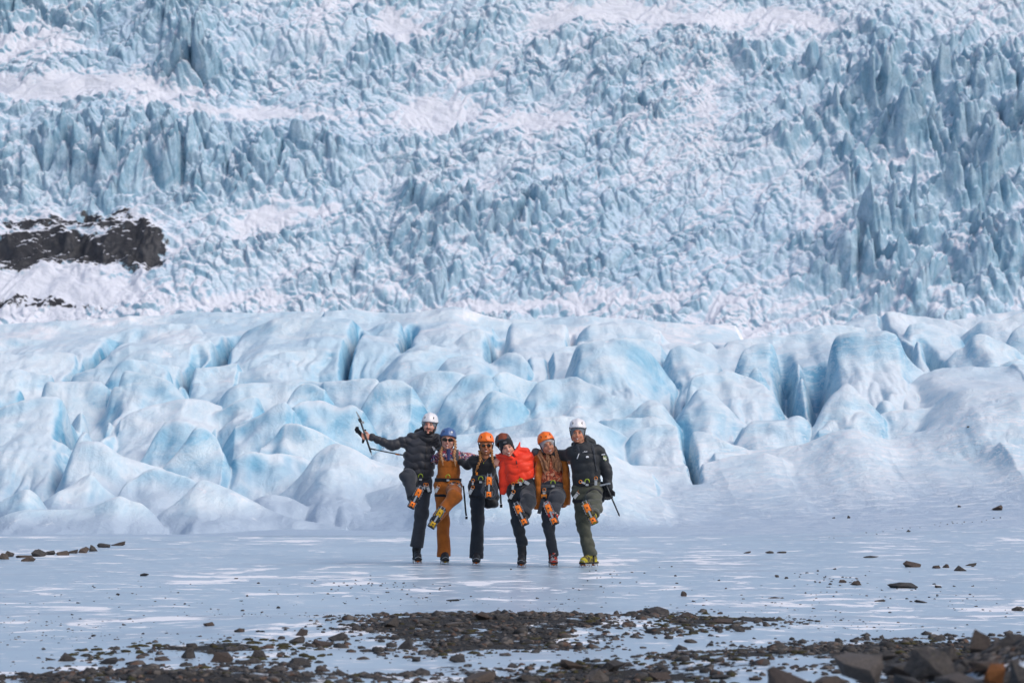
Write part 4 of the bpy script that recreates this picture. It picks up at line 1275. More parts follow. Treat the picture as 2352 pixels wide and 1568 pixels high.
# ------------------------------------------------------------------ the six people
def build_people():
    out = []
    # 1: tall man at the left, charcoal puffer, arm out with the ice axe
    W = Wf(1, Yfoot(1, 632, 1505))
    p = person('bearded man in charcoal puffer jacket and white helmet holding an ice axe out sideways', W, dict(
        seed=3, skin=MT['skin1'], head=(748, 222, 0), roll=4, yaw=-6, pitch=-3, helmet=MT['white'], helmet_mark=None, beanie=MT['beanie'], smile=0, beard=MT['dark_hair'], helmet_pitch=4,
        stand=((700, 760, 0), (672, 1050, -.02), (640, 1390, 0)), stand_foot=(632, 1505, -.03), hem_at=(627, 1352, -.01), hem=.084, shin=.078, thigh=.098, stand_turn=8,
        **{'raise': ((575, 730, 0), (548, 690, -.36))}, sole=(620, 892, -.66, (.45, -.89)), kneeR=.086,
        armL=((578, 352, 0), (395, 408, -.03), (205, 330, -.06)), armR=((800, 385, .02), (890, 450, .16), (985, 480, .24)), neck=(728, 325, .01),
        handL=dict(d=(-.85, -.2, .05), pn=(0, -1, .3), curl=62, thumb=1), handR=dict(glove=1, curl=25),
        trousers=MT['slate'], boot=MT['boot_b'], plate=MT['plate'], jacket=MT['puff_grey'],
        torso=((700, 335, .01, 92), (665, 400, 0, 128), (650, 500, 0, 152), (652, 600, 0, 158), (650, 700, 0, 142)), sleeve=(.068, .064, .042), quilt=(.075, .012), yoke=((590, 335, 0), (700, 300, 0), (800, 350, 0)), yoke_r=.055,
        belt=((668, 722), 4), clips=((738, 815, -.16, -18, 1.2), (700, 800, -.17, 10, .8))))
    r = p['root']
    hood = Sdf(.0065, .03)
    for i in range(10):
        a = math.pi * (i / 9.)
        hood.ell(W(725 - 112 * math.cos(a), 345 - 12 * math.sin(a) - 40 * (math.cos(a) < 0) * 0, .03 + .05 * math.sin(a)), (.040, .045, .045))
    hood.ell(W(640, 290, .06), (.05, .06, .05)).ell(W(700, 270, .10), (.07, .05, .06)).ell(W(800, 330, .05), (.045, .055, .045))
    for i in range(8):
        a = math.pi * i / 7.
        hood.ell(W(738 - 78 * math.cos(a), 320 + 38 * math.sin(a), -.075 * math.sin(a) - .01), (.026, .028, .028))
    hood.obj('hood', MT['hood'], r, disp=folds(4, .006))
    frontbox(p, W(712, 530, -.15), .0045, .21, 3, .006, name='zip', mat=MT['dark'])
    for q in ((778, 418), (788, 428), (794, 438)):
        frontbox(p, W(q[0], q[1], -.13), .011, .0075, -25, .008, name='chest_emblem', mat=MT['mark'])
    Sdf(.005, .01).cone(W(600, 322, -.02), W(660, 300, -.03), .004, .004).obj('hood_cord', MT['dark'], r)
    out.append(p)
    # ice axe held out
    ax = empty('ice_axe', tuple(W(150, 340, -.08)))
    tag(ax, 'steel ice axe gripped in the raised bare hand of the bearded man', 'ice axe', 'ice axes')
    g = p['wrL'] + np.array([-.052, -.022, 0])
    dz = nrm(W(200, 495, -.08) - W(78, 130, -.08)); mid = W(146, 330, -.08); mid[0] = g[0] - .01; mid[1] = g[1] - .02
    top = mid - dz * .205; bot = mid + dz * .19
    MB().tube([top, mid, bot], [.011, .012, .0115], 8).build('shaft', MT['iron'], ax, True)
    MB().tube([bot, bot + dz * .05], [.010, .002], 6).build('spike', MT['steel'], ax)
    pk = top - dz * .0
    MB().bar(pk + [.022, 0, -.022], pk + [-.030, 0, .075], .011, .004).bar(pk + [-.030, 0, .075], pk + [-.052, 0, .115], .006, .003).box(pk + [.026, 0, -.018], (.020, .008, .016)).build('pick', MT['steel'], ax)
    MB().box(pk + np.array([-.006, 0, .01]), (.018, .012, .022), np.array(Matrix.Rotation(RD(-25), 3, 'Y'))).build('head', MT['iron'], ax)
    # spare gloves dangling from the same hand
    gl = empty('glove', tuple(W(110, 300, -.10)))
    tag(gl, 'pair of empty black gloves hanging beside the raised axe', 'gloves')
    s = Sdf(.005, .01); s.cone(W(128, 320, -.06), W(70, 260, -.06), .026, .024, flat=((0, 1, 0), .5))
    for x, y in ((66, 238), (82, 236), (60, 262), (66, 285)): s.cone(W(88, 280, -.06), W(x, y, -.06), .013, .009)
    s.obj('palm', MT['black'], gl)
    s = Sdf(.005, .01); s.cone(W(140, 315, -.03), W(150, 265, -.03), .018, .013, flat=((0, 1, 0), .5)).cone(W(135, 350, -.03), W(128, 378, -.03), .020, .014, flat=((0, 1, 0), .6))
    s.obj('cuff', MT['black'], gl)
    a2 = empty('trekking_pole', tuple(W(340, 460, .10)))
    tag(a2, 'thin black pole sticking out sideways under the outstretched charcoal sleeve', 'pole')
    MB().tube([W(192, 432, .06), W(300, 458, .08), W(500, 496, .14), W(640, 540, .20)], [.004, .007, .008, .008], 8).build('shaft', MT['iron'], a2, True)
    MB().tube([W(195, 436, .06), W(245, 446, .065)], .010, 8).build('grip', MT['grey'], a2, True)
    MB().tube([W(430, 485, .118), W(470, 493, .13)], .0095, 8).build('collar', MT['orange_m'], a2, True)

    # 2: woman in rust bib overalls, blue helmet
    W = Wf(1, Yfoot(1, 888, 1512))
    p = person('woman with blond braids and sunglasses in blue helmet and rust orange bib overalls', W, dict(
        seed=11, skin=MT['skin2'], head=(919, 358, 0), roll=4, yaw=0, helmet=MT['blue'], helmet_mark=(.040, .050, .012, .012), shades='square', smile_w=.026, helmet_off=(0, -.022, .040), helmet_pitch=-6,
        stand=((868, 790, 0), (872, 1120, 0), (885, 1450, 0)), stand_foot=(888, 1512, -.03), hem_at=(882, 1440, 0), hem=.085, shin=.074, thigh=.095, stand_turn=6,
        **{'raise': ((968, 790, 0), (985, 875, -.34))}, sole=(815, 1078, -.58, (.52, -.85)), kneeR=.084, toe_y=-.05,
        armL=((850, 500, .02), (800, 540, .14), (740, 520, .22)), armR=((1022, 500, .03), (1110, 520, .12), (1200, 530, .17)), neck=(925, 465, .01),
        handL=dict(curl=25), handR=dict(curl=25),
        trousers=MT['rust'], boot=MT['boot_b'], plate=MT['plate_y'], jacket=MT['multi'], top_name='shirt',
        torso=((930, 470, 0, 62), (932, 510, 0, 96), (928, 620, 0, 98), (925, 730, 0, 96)), sleeve=(.056, .055, .045), yoke=((870, 490, 0), (1000, 490, 0)), yoke_r=.045, jfold=.005,
        belt=((922, 728), 1), belt_over=1, clips=((812, 822, -.14, 28, 1.25), (1032, 800, -.20, -30, 1.25), (968, 770, -.2, -60, .8)), waist=.13, hips=.158))
    r = p['root']
    bib = Sdf(.007, .03); bib.stack([W(928, 545, 0), W(926, 620, 0), W(924, 715, 0)], [106 * PX, 108 * PX, 108 * PX], [.102, .108, .112], rad=.012, pw=2.4)
    bib.halfs(W(928, 640, .03), (0, 1, 0)); bo = bib.obj('bib', MT['rust'], r, disp=folds(15, .006))
    bib.clone(.006, .005).box(W(925, 600, -.1), (.105, .06, .0022), None, .001, op='i').obj('bib_seam', MT['dark'], bo)
    for s_, x0, x1 in ((-1, 855, 850), (1, 1000, 1010)):
        st = p['J'].clone(.008, .005); st.box(W((x0 + x1) / 2, 500, 0), (.018, .2, .07), None, .002, op='i'); st.obj('shoulder_strap', MT['grey'] if s_ > 0 else MT['rust'], r)
    zp = Sdf(.005, .01); zp.stack([W(925, 440, -.05), W(926, 500, -.085), W(925, 548, -.105)], [.028, .020, .016], [.018, .014, .014], rad=.006); zp.obj('zip_collar', MT['navy'], r)
    braid(r, [W(868, 420, -.04), W(852, 480, -.10), W(866, 555, -.125)], .0155, MT['blond']); braid(r, [W(985, 350, -.03), W(988, 430, -.07), W(975, 500, -.115), W(985, 560, -.125)], .0165, MT['blond'])
    out.append(p)

    # 3: woman all in black, orange helmet
    W = Wf(1, Yfoot(1, 1183, 1522))
    p = person('woman all in black with round sunglasses, golden braids and orange helmet', W, dict(
        seed=21, skin=MT['skin3'], head=(1272, 410, 0), roll=0, yaw=2, helmet=MT['orange'], rim=MT['orange'], shades='round', smile_w=.026, helmet_off=(0, -.018, .052), helmet_mark=(0, .022, .010, .005), mark_mat=MT['dark'],
        stand=((1188, 800, 0), (1198, 1110, 0), (1185, 1460, 0)), stand_foot=(1183, 1522, -.03), hem_at=(1182, 1458, 0), hem=.088, shin=.072, thigh=.098, stand_turn=0,
        **{'raise': ((1292, 800, 0), (1312, 838, -.38))}, sole=(1301, 790, -.80, (.03, -1)), kneeR=.080, toe_y=.02, sole_nz=.02,
        armL=((1150, 545, .03), (1100, 590, .14), (1040, 560, .22)), armR=((1372, 545, .03), (1420, 560, .12), (1480, 560, .20)), neck=(1265, 520, .0),
        handL=dict(curl=25), handR=dict(curl=25),
        trousers=MT['dark_navy'], boot=MT['boot_b'], plate=MT['plate'], jacket=MT['black'], top_name='sweater',
        torso=((1262, 525, 0, 62), (1258, 580, 0, 120), (1250, 680, 0, 108), (1238, 775, 0, 112)), sleeve=(.058, .054, .042), yoke=((1165, 550, 0), (1355, 550, 0)), yoke_r=.042, jfold=.006,
        belt=((1225, 745), -2), clips=((1128, 838, -.13, 28, 1.25), (1150, 760, -.14, 5, .7)), waist=.13, hips=.160))
    r = p['root']
    neckskin = None
    Sdf(.004, .004).ell(W(1250, 570, -.105), (.006, .004, .010)).obj('pendant', MT['lime'], r)
    MB().tube([W(1222, 520, -.075), W(1250, 565, -.10), W(1290, 520, -.075)], .0016, 5).build('necklace', MT['orange_m'], r)
    MB().box(W(1188, 668, -.13), (.012, .006, .017)).build('zip_tag', MT['orange_m'], r)
    braid(r, [W(1212, 455, -.03), W(1222, 540, -.09), W(1200, 590, -.12), W(1188, 620, -.12)], .0155, MT['gold']); braid(r, [W(1326, 440, -.03), W(1328, 520, -.08), W(1345, 580, -.11)], .0155, MT['gold'])
    bp = empty('backpack', tuple(W(1320, 800, .15)))
    tag(bp, 'black backpack with hanging straps worn by the woman dressed all in black', 'backpack', 'backpacks')
    s = Sdf(.01, .05); s.stack([W(1270, 560, .15), W(1290, 800, .17), W(1322, 990, .14)], [.12, .13, .085], [.07, .09, .07], rad=.04); s.obj('pack', MT['black2'], bp, disp=folds(33, .010))
    MB().tube([W(1062, 780, .06), W(1074, 900, .02), W(1085, 1030, .02), W(1090, 1060, .02)], [.010, .010, .010, .011], 6, .35).box(W(1091, 1078, .02), (.014, .005, .016)).build('strap', MT['black'], bp)
    MB().tube([W(1370, 720, -.03), W(1405, 830, -.02), W(1412, 950, 0)], [.011, .011, .011], 6, .35).box(W(1413, 968, 0), (.016, .005, .020)).build('strap', MT['black'], bp)
    out.append(p)

    # 4: woman in red puffer leaning to the left, dark helmet over a black beanie
    W = Wf(2, Yfoot(2, 362, 1490))
    p = person('laughing woman in bright red puffer jacket leaning sideways, black beanie under dark helmet', W, dict(
        seed=31, skin=MT['skin4'], head=(222, 368, -.03), roll=-14, yaw=4, pitch=6, helmet=MT['duo'], rim=MT['grey'], beanie=MT['black'], beanie_z=.040, beanie_mark=(-.012, .06, .066), smile_w=.026, helmet_off=(-.020, -.060, .056), helmet_pitch=-20,
        stand=((300, 790, 0), (325, 1080, 0), (365, 1340, 0)), stand_foot=(362, 1490, -.03), hem_at=(365, 1288, 0), hem=.062, shin=.066, thigh=.094, stand_turn=-4, tfold=.011,
        **{'raise': ((415, 750, 0), (425, 872, -.33))}, sole=(353, 992, -.70, (-.40, -.92)), kneeR=.082,
        armL=((195, 470, .02), (165, 500, .09), (150, 470, .02)), armR=((425, 470, .03), (500, 480, .16), (590, 470, .22)), neck=(262, 440, -.01),
        handL=dict(d=(-.35, -.45, -.65), pn=(.0, .6, -.6), curl=30, thumb=-1, sc=.7), handR=dict(curl=25),
        trousers=MT['dark_navy'], boot=MT['boot_b'], plate=MT['plate'], jacket=MT['red'],
        torso=((290, 440, 0, 90), (318, 500, 0, 138), (338, 590, 0, 146), (362, 690, 0, 136)), sleeve=(.070, .062, .045), quilt=(.088, .011), yoke=((235, 475, 0), (300, 440, 0), (415, 450, .0)), yoke_r=.055, jrad=.02,
        belt=((350, 712), -14), clips=((262, 826, -.12, 28, 1.25), (278, 745, -.13, 5, .9), (408, 700, -.14, -62, 1.3), (345, 698, -.15, -70, .7)), waist=.13, hips=.160))
    r = p['root']
    col = Sdf(.006, .02)
    col.cone(W(300, 440, -.06), W(330, 385, .0), .040, .022, flat=((.8, 0, .6), .45)).cone(W(330, 385, 0), W(345, 322, .02), .026, .008, flat=((.8, 0, .6), .5)).cone(W(330, 390, .0), W(400, 410, .02), .030, .05)
    col.cone(W(120, 438, -.02), W(205, 452, -.06), .014, .030, flat=((0, 0, 1), .6)).cone(W(205, 455, -.06), W(270, 470, -.09), .026, .024)
    col.obj('collar', MT['red'], r)
    inn = Sdf(.006, .02); inn.ell(W(255, 430, .03), (.085, .06, .05)).cone(W(292, 395, -.01), W(280, 455, -.07), .020, .022); inn.obj('jacket_lining', MT['hood'], r)
    tl = Sdf(.007, .02); tl.stack([W(222, 500, .0), W(206, 620, .0), W(200, 730, .0), W(184, 812, .01)], [.075, .085, .070, .022], [.06, .05, .03, .012], rad=.004, pw=2.8); tl.obj('open_jacket_front', MT['red'], r, disp=folds(35, .008))
    frontbox(p, W(325, 570, -.14), .0035, .14, -12, .006, name='zip', mat=MT['dark'])
    frontbox(p, W(360, 672, -.14), .21, .008, 12, .002, name='hem_band', mat=MT['rust']) if False else None
    MB().box(W(415, 812, -.33), (.014, .006, .014), np.array(Matrix.Rotation(.5, 3, 'Y'))).build('trouser_mark', MT['mark'], r)
    out.append(p)

    # 5: woman in ochre jacket with long hair
    W = Wf(2, Yfoot(2, 652, 1490))
    p = person('woman with long loose chestnut hair, orange helmet, open ochre jacket, coral print shirt', W, dict(
        seed=41, skin=MT['skin5'], head=(598, 350, -.03), roll=-17, yaw=8, pitch=4, helmet=MT['orange'], rim=MT['orange'], beanie=MT['pale'], beanie_z=.045, smile_w=.027, helmet_off=(.004, -.026, .050), helmet_pitch=-10, helmet_mark=(0, .040, .012, .014), mark_mat=MT['rust'],
        stand=((598, 810, 0), (612, 1110, 0), (655, 1400, 0)), stand_foot=(652, 1490, -.03), hem_at=(660, 1385, 0), hem=.060, shin=.064, thigh=.092, stand_turn=4, tfold=.010,
        **{'raise': ((702, 800, 0), (685, 838, -.36))}, sole=(632, 985, -.66, (-.40, -.92)), kneeR=.080,
        armL=((520, 470, .03), (470, 520, .14), (410, 480, .2)), armR=((745, 470, .03), (800, 480, .15), (870, 450, .22)), neck=(625, 450, -.0),
        handL=dict(curl=25), handR=dict(curl=25),
        trousers=MT['slate'], boot=MT['boot_r'], plate=MT['plate'], jacket=MT['floral'], top_name='shirt', sleeve_mat=MT['ochre'],
        torso=((630, 450, 0, 70), (635, 530, 0, 100), (640, 640, 0, 104), (648, 735, 0, 104)), sleeve=(.064, .056, .045), yoke=((560, 480, 0), (715, 480, 0)), yoke_r=.045,
        belt=((650, 728), -3), harness=MT['grey'], clips=((568, 808, -.13, 2, 1.1),), waist=.13, hips=.160))
    r = p['root']
    jk = Sdf(.0075, .04)
    jk.stack([W(555, 455, .03), W(520, 560, .02), W(512, 700, .02), W(520, 860, .03), W(505, 950, .03)], [.062, .050, .040, .040, .036], [.085, .10, .10, .09, .07], rad=.004, pw=3.4)
    jk.stack([W(725, 455, .03), W(765, 560, .01), W(772, 700, .01), W(775, 830, .02), W(770, 905, .03)], [.060, .044, .046, .052, .050], [.085, .11, .11, .10, .08], rad=.004, pw=3.4)
    jk.stack([W(640, 460, .10), W(640, 700, .11), W(645, 930, .08)], [.14, .15, .15], [.03, .03, .03], rad=.012)
    jk.obj('jacket', MT['ochre'], r, disp=folds(45, .008))
    Sdf(.007, .03).cone(W(490, 420, .03), W(560, 430, .04), .05, .045).cone(W(560, 430, .05), W(720, 430, .07), .045, .045).cone(W(720, 430, .05), W(768, 420, .03), .035, .03).obj('hood', MT['grey'], r, disp=folds(47, .008))
    Sdf(.006, .02).cone(W(590, 425, -.05), W(650, 440, -.06), .020, .022).cone(W(650, 440, -.06), W(668, 395, -.01), .022, .018).obj('neck_warmer', MT['black'], r)
    locks(r, [([W(662, 365, -.01), W(690, 440, -.05), W(712, 510, -.09), W(722, 575, -.10)], .028, .012, 13), ([W(640, 430, -.06), W(668, 480, -.09), W(672, 560, -.10)], .025, .010, 6),
              ([W(540, 400, .0), W(530, 440, -.06), W(560, 490, -.10), W(592, 575, -.11)], .030, .012, 11), ([W(600, 440, -.08), W(610, 480, -.10), W(600, 560, -.115)], .024, .009, 6)], MT['brown'], seed=9)
    for a_, b_ in (((722, 740), (752, 830)), ((752, 830), (728, 925))):
        MB().bar(W(*a_, -.14), W(*b_, -.12), .017, .003).build('hanging_strap', MT['grey'], r)
    MB().bar(W(575, 745, -.12), W(570, 830, -.13), .024, .004).build('crampon_strap', MT['grey'], r)
    MB().box(W(568, 815, -.15), (.034, .008, .012)).box(W(548, 830, -.15), (.006, .006, .012)).box(W(588, 830, -.15), (.006, .006, .012)).build('orange_clip', MT['orange_m'], r)
    MB().bar(W(560, 850, -.10), W(520, 985, -.04), .022, .004).build('hanging_strap', MT['grey'], r)
    out.append(p)

    # 6: guide at the right, white helmet, black anorak, olive trousers
    W = Wf(2, Yfoot(2, 985, 1497))
    p = person('man in black anorak with a sleeve badge, olive trousers and white helmet', W, dict(
        seed=51, skin=MT['skin6'], head=(881, 240, 0), roll=0, yaw=-4, helmet=MT['white'], beanie=MT['beanie'], smile_w=.025, helmet_pitch=-3, helmet_off=(0, -.018, .062), jaw=1.1,
        stand=((905, 790, 0), (935, 1100, 0), (990, 1380, 0)), stand_foot=(985, 1497, -.03), hem_at=(998, 1378, 0), hem=.078, shin=.076, thigh=.100, stand_turn=-38, tfold=.012,
        **{'raise': ((1030, 770, 0), (1035, 925, -.30))}, sole=(993, 980, -.74, (-.42, -.90)), kneeR=.084,
        armL=((815, 430, .03), (760, 450, .14), (700, 430, .2)), armR=((1088, 415, .02), (1150, 590, .0), (1168, 745, -.04)), neck=(905, 340, .01),
        handL=dict(glove=1, curl=25), handR=dict(glove=1, curl=60, d=(.05, -.1, -.9), pn=(-.2, -.9, .2), thumb=-1),
        trousers=MT['olive'], boot=MT['boot_y'], plate=MT['plate'], jacket=MT['black2'],
        torso=((915, 345, .0, 80), (935, 430, 0, 138), (950, 540, 0, 134), (962, 640, 0, 132), (965, 715, 0, 134)), sleeve=(.070, .062, .048), yoke=((830, 400, 0), (910, 365, 0), (1060, 385, 0)), yoke_r=.055, jfold=.009, jk=.035,
        belt=((965, 716), 2), clips=((1050, 700, -.17, 0, 1.1), (862, 822, -.10, 40, 1.3), (937, 700, -.17, -70, .8)), waist=.14, hips=.165))
    r = p['root']
    hd = Sdf(.0065, .03); hd.cone(W(955, 300, .05), W(1010, 330, .06), .045, .055).cone(W(850, 345, .06), W(960, 300, .08), .035, .05)
    for a_, b_ in (((830, 395, -.02), (868, 350, -.03)), ((868, 350, -.03), (862, 320, .0)), ((958, 290, .0), (975, 350, -.02)), ((975, 350, -.02), (920, 395, -.06)), ((830, 395, -.02), (870, 400, -.07))):
        hd.cone(W(*a_), W(*b_), .022, .022)
    hd.obj('hood', MT['black2'], r, disp=folds(57, .006))
    Sdf(.006, .01).stack([W(890, 350, -.04), W(893, 385, -.062), W(893, 425, -.085)], [.045, .034, .012], [.03, .03, .02], rad=.006).obj('undershirt', MT['slate'], r)
    frontbox(p, W(885, 450, -.12), .0035, .035, 22, .007, name='zip', mat=MT['mark'])
    frontbox(p, W(950, 425, -.12), .075, .0035, -13, .006, name='storm_flap', mat=MT['slate'])
    # the script-like word print on the chest and the maker's small mark
    for i, (x, y, w_, rr_) in enumerate(((905, 428, .006, 60), (917, 421, .007, -50), (929, 418, .006, 55), (941, 412, .008, -35), (952, 413, .006, 60), (964, 411, .007, -15))):
        frontbox(p, W(x, y, -.12), w_, .0026, rr_, .008, .0035, name='chest_lettering', mat=MT['mark'])
    frontbox(p, W(970, 457, -.12), .009, .005, 0, .008, .0035, name='chest_emblem', mat=MT['mark'], ell=True)
    frontbox(p, W(940, 520, -.12), .055, .0016, 0, .0025, .004, name='pocket_seam', mat=MT['dark'])
    bdg = p['J'].clone(.009, .004); bdg.ell(W(1134, 470, -.06), (.024, .08, .034), np.array(Matrix.Rotation(RD(-16), 3, 'Y')), op='i'); bdg.obj('sleeve_badge', MT['badge'], r, disp=p['jd'])
    MB().box(W(1120, 436, -.075), (.021, .004, .006), np.array(Matrix.Rotation(RD(-4), 3, 'Y'))).build('badge_bar', MT['mark'], r)
    bp = empty('backpack', tuple(W(930, 550, .16)))
    tag(bp, 'black backpack with a slate shoulder strap worn by the man with the sleeve badge', 'backpack', 'backpacks')
    s = Sdf(.01, .05); s.stack([W(930, 390, .16), W(950, 560, .18), W(1000, 780, .15)], [.13, .15, .12], [.07, .10, .08], rad=.04); s.obj('pack', MT['black2'], bp, disp=folds(61, .01))
    for (x0, x1, rl) in ((1035, 1060, -9),):
        s = p['J'].clone(.009, .005); s.box(W(1038, 470, -.1), (.009, .15, .155), np.array(Matrix.Rotation(RD(rl), 3, 'Y')), .002, op='i'); s.obj('strap', MT['slate'], bp, disp=p['jd'])
    s = Sdf(.008, .03); s.stack([W(1130, 690, .04), W(1135, 780, .03), W(1100, 880, .03)], [.050, .050, .016], [.05, .05, .03], rad=.01); s.obj('side_pouch', MT['black2'], bp, disp=folds(63, .008))
    ax = empty('ice_axe', tuple(W(1200, 850, -.10)))
    tag(ax, 'ice axe held low in the black glove of the man in olive trousers', 'ice axe', 'ice axes')
    h0 = p['wrR'] + np.array([.008, -.05, -.055]); e1 = W(1262, 990, -.10); e1[1] = h0[1]
    dd = nrm(e1 - h0)
    MB().tube([h0 - dd * .10, h0, e1], [.010, .0095, .0085], 8).build('shaft', MT['iron'], ax, True)
    MB().tube([e1, e1 + dd * .028], [.013, .003], 6).build('spike', MT['iron'], ax)
    MB().bar(h0 - dd * .10 + np.array([-.07, .02, -.01]), h0 - dd * .10 + np.array([.05, -.01, .015]), .010, .004).build('pick', MT['steel'], ax)
    out.append(p)
    return out
# ------------------------------------------------------------------ stones
import bmesh
def rock_material():
    m = new_mat('basalt', .8); t = NT(m)
    a = t.noise(3.2, 5, .65); b = t.noise(18, 5, .7)
    oi = t.n('ObjectInfo').outputs['Random']
    c = t.mix(t.ramp(a, .3, .7), (.028, .026, .027), (.090, .077, .070))
    c = t.mix(t.math('MULTIPLY', t.ramp(b, .5, .7), .5), c, (.20, .175, .155))
    c = t.mix(t.math('MULTIPLY', t.ramp(oi, .65, .98), .5), c, (.13, .088, .064))
    c = t.mix(t.math('MULTIPLY', t.ramp(oi, .42, .05), .55), c, (.030, .032, .038))
    ms = t.math('MULTIPLY', t.ramp(t.noise(5, 4, .7), .56, .68), t.ramp(t.nz(), .2, .8))
    c = t.mix(ms, c, (.048, .045, .014))
    return t.out(c, None, t.bump(t.noise(30, 6, .7), .012, .9))
M_ROCK = rock_material()
def tint(name, col):
    m = new_mat(name, .85, col); t = NT(m)
    c = t.mix(t.ramp(t.noise(14, 5, .7), .35, .65), tuple(v * .55 for v in col), col)
    return t.out(c, None, t.bump(t.noise(40, 5, .7), .010, .9))
M_ORANGE_ROCK = tint('rust_lichen_stone', (.30, .105, .022)); M_PALE_ROCK = tint('pale_grey_stone', (.155, .135, .125))
M_BROWN_ROCK = tint('brown_stone', (.098, .070, .056))

def rock_mesh(seed, n=16, sub=2, rough=.05):
    r = random.Random(seed); bm = bmesh.new()
    for i in range(n):
        v = Vector((r.gauss(0, 1), r.gauss(0, 1), r.gauss(0, 1))).normalized() * r.uniform(.82, 1.08)
        v.z = max(v.z, -.45) if r.random() < .8 else v.z * .5
        bm.verts.new(v)
    bmesh.ops.convex_hull(bm, input=bm.verts)
    for v in [v for v in bm.verts if not v.link_faces]: bm.verts.remove(v)
    bmesh.ops.triangulate(bm, faces=bm.faces)
    bmesh.ops.subdivide_edges(bm, edges=bm.edges, cuts=sub, use_grid_fill=True)
    for v in bm.verts:
        c = v.co
        k = math.sin(c.x * 5.1 + seed) * math.cos(c.y * 4.3 + seed * 2) + .6 * math.sin(c.z * 9 + c.x * 7 + seed)
        v.co = c * (1 + rough * k * .6) + Vector((r.uniform(-1, 1), r.uniform(-1, 1), r.uniform(-1, 1))) * rough * .25
    bm.normal_update()
    me = bpy.data.meshes.new('rock'); bm.to_mesh(me); bm.free()
    return me
ROCKS = [rock_mesh(i * 7 + 3, 12 + i % 7, 3) for i in range(14)]
for me in ROCKS: me.materials.append(M_ROCK)

def ground_hit(px, py):
    Ys = np.concatenate([np.linspace(9, 20, 200), np.linspace(20, 60, 500)])
    P = np.array([at(px, py, y) for y in Ys])
    gz = near_z(P[:, 0], Ys) if py > 1238 else ground_z(P[:, 0], Ys)
    b = P[:, 2] < gz
    i = int(np.argmax(b)) if b.any() else len(Ys) - 1
    return np.array([P[i, 0], Ys[i], gz[i]])

def put_rock(px, py, w, h, label, cat='rock', group=None, mat=None, seed=0, Y=None, name='rock', sink=.18, mesh=None):
    """px, py: where the stone meets the ground in photo pixels; w, h its size in pixels"""
    r = random.Random(int(px * 31 + py * 17 + seed))
    if Y is None: p = ground_hit(px, py)
    else:
        q = at(px, py, Y); p = np.array([q[0], Y, q[2]])
    k = p[1] / F
    me = mesh or ROCKS[r.randrange(len(ROCKS))]
    if mat is not None:
        me = me.copy(); me.materials.clear(); me.materials.append(mat)
    o = bpy.data.objects.new(name, me); COL.objects.link(o)
    sx = w * k / 1.9; sz = h * k / 1.45
    o.scale = (sx, sx * r.uniform(.7, 1.0), sz)
    o.rotation_euler = (r.uniform(-.12, .12), r.uniform(-.12, .12), r.uniform(0, 6.28))
    if abs(w - h) > w * .5: o.rotation_euler.z = r.choice((0, math.pi)) + r.uniform(-.35, .35)
    o.location = (p[0], p[1] + sx * .6, p[2] + sz * (.42 - sink))
    tag(o, label, cat, group)
    return o

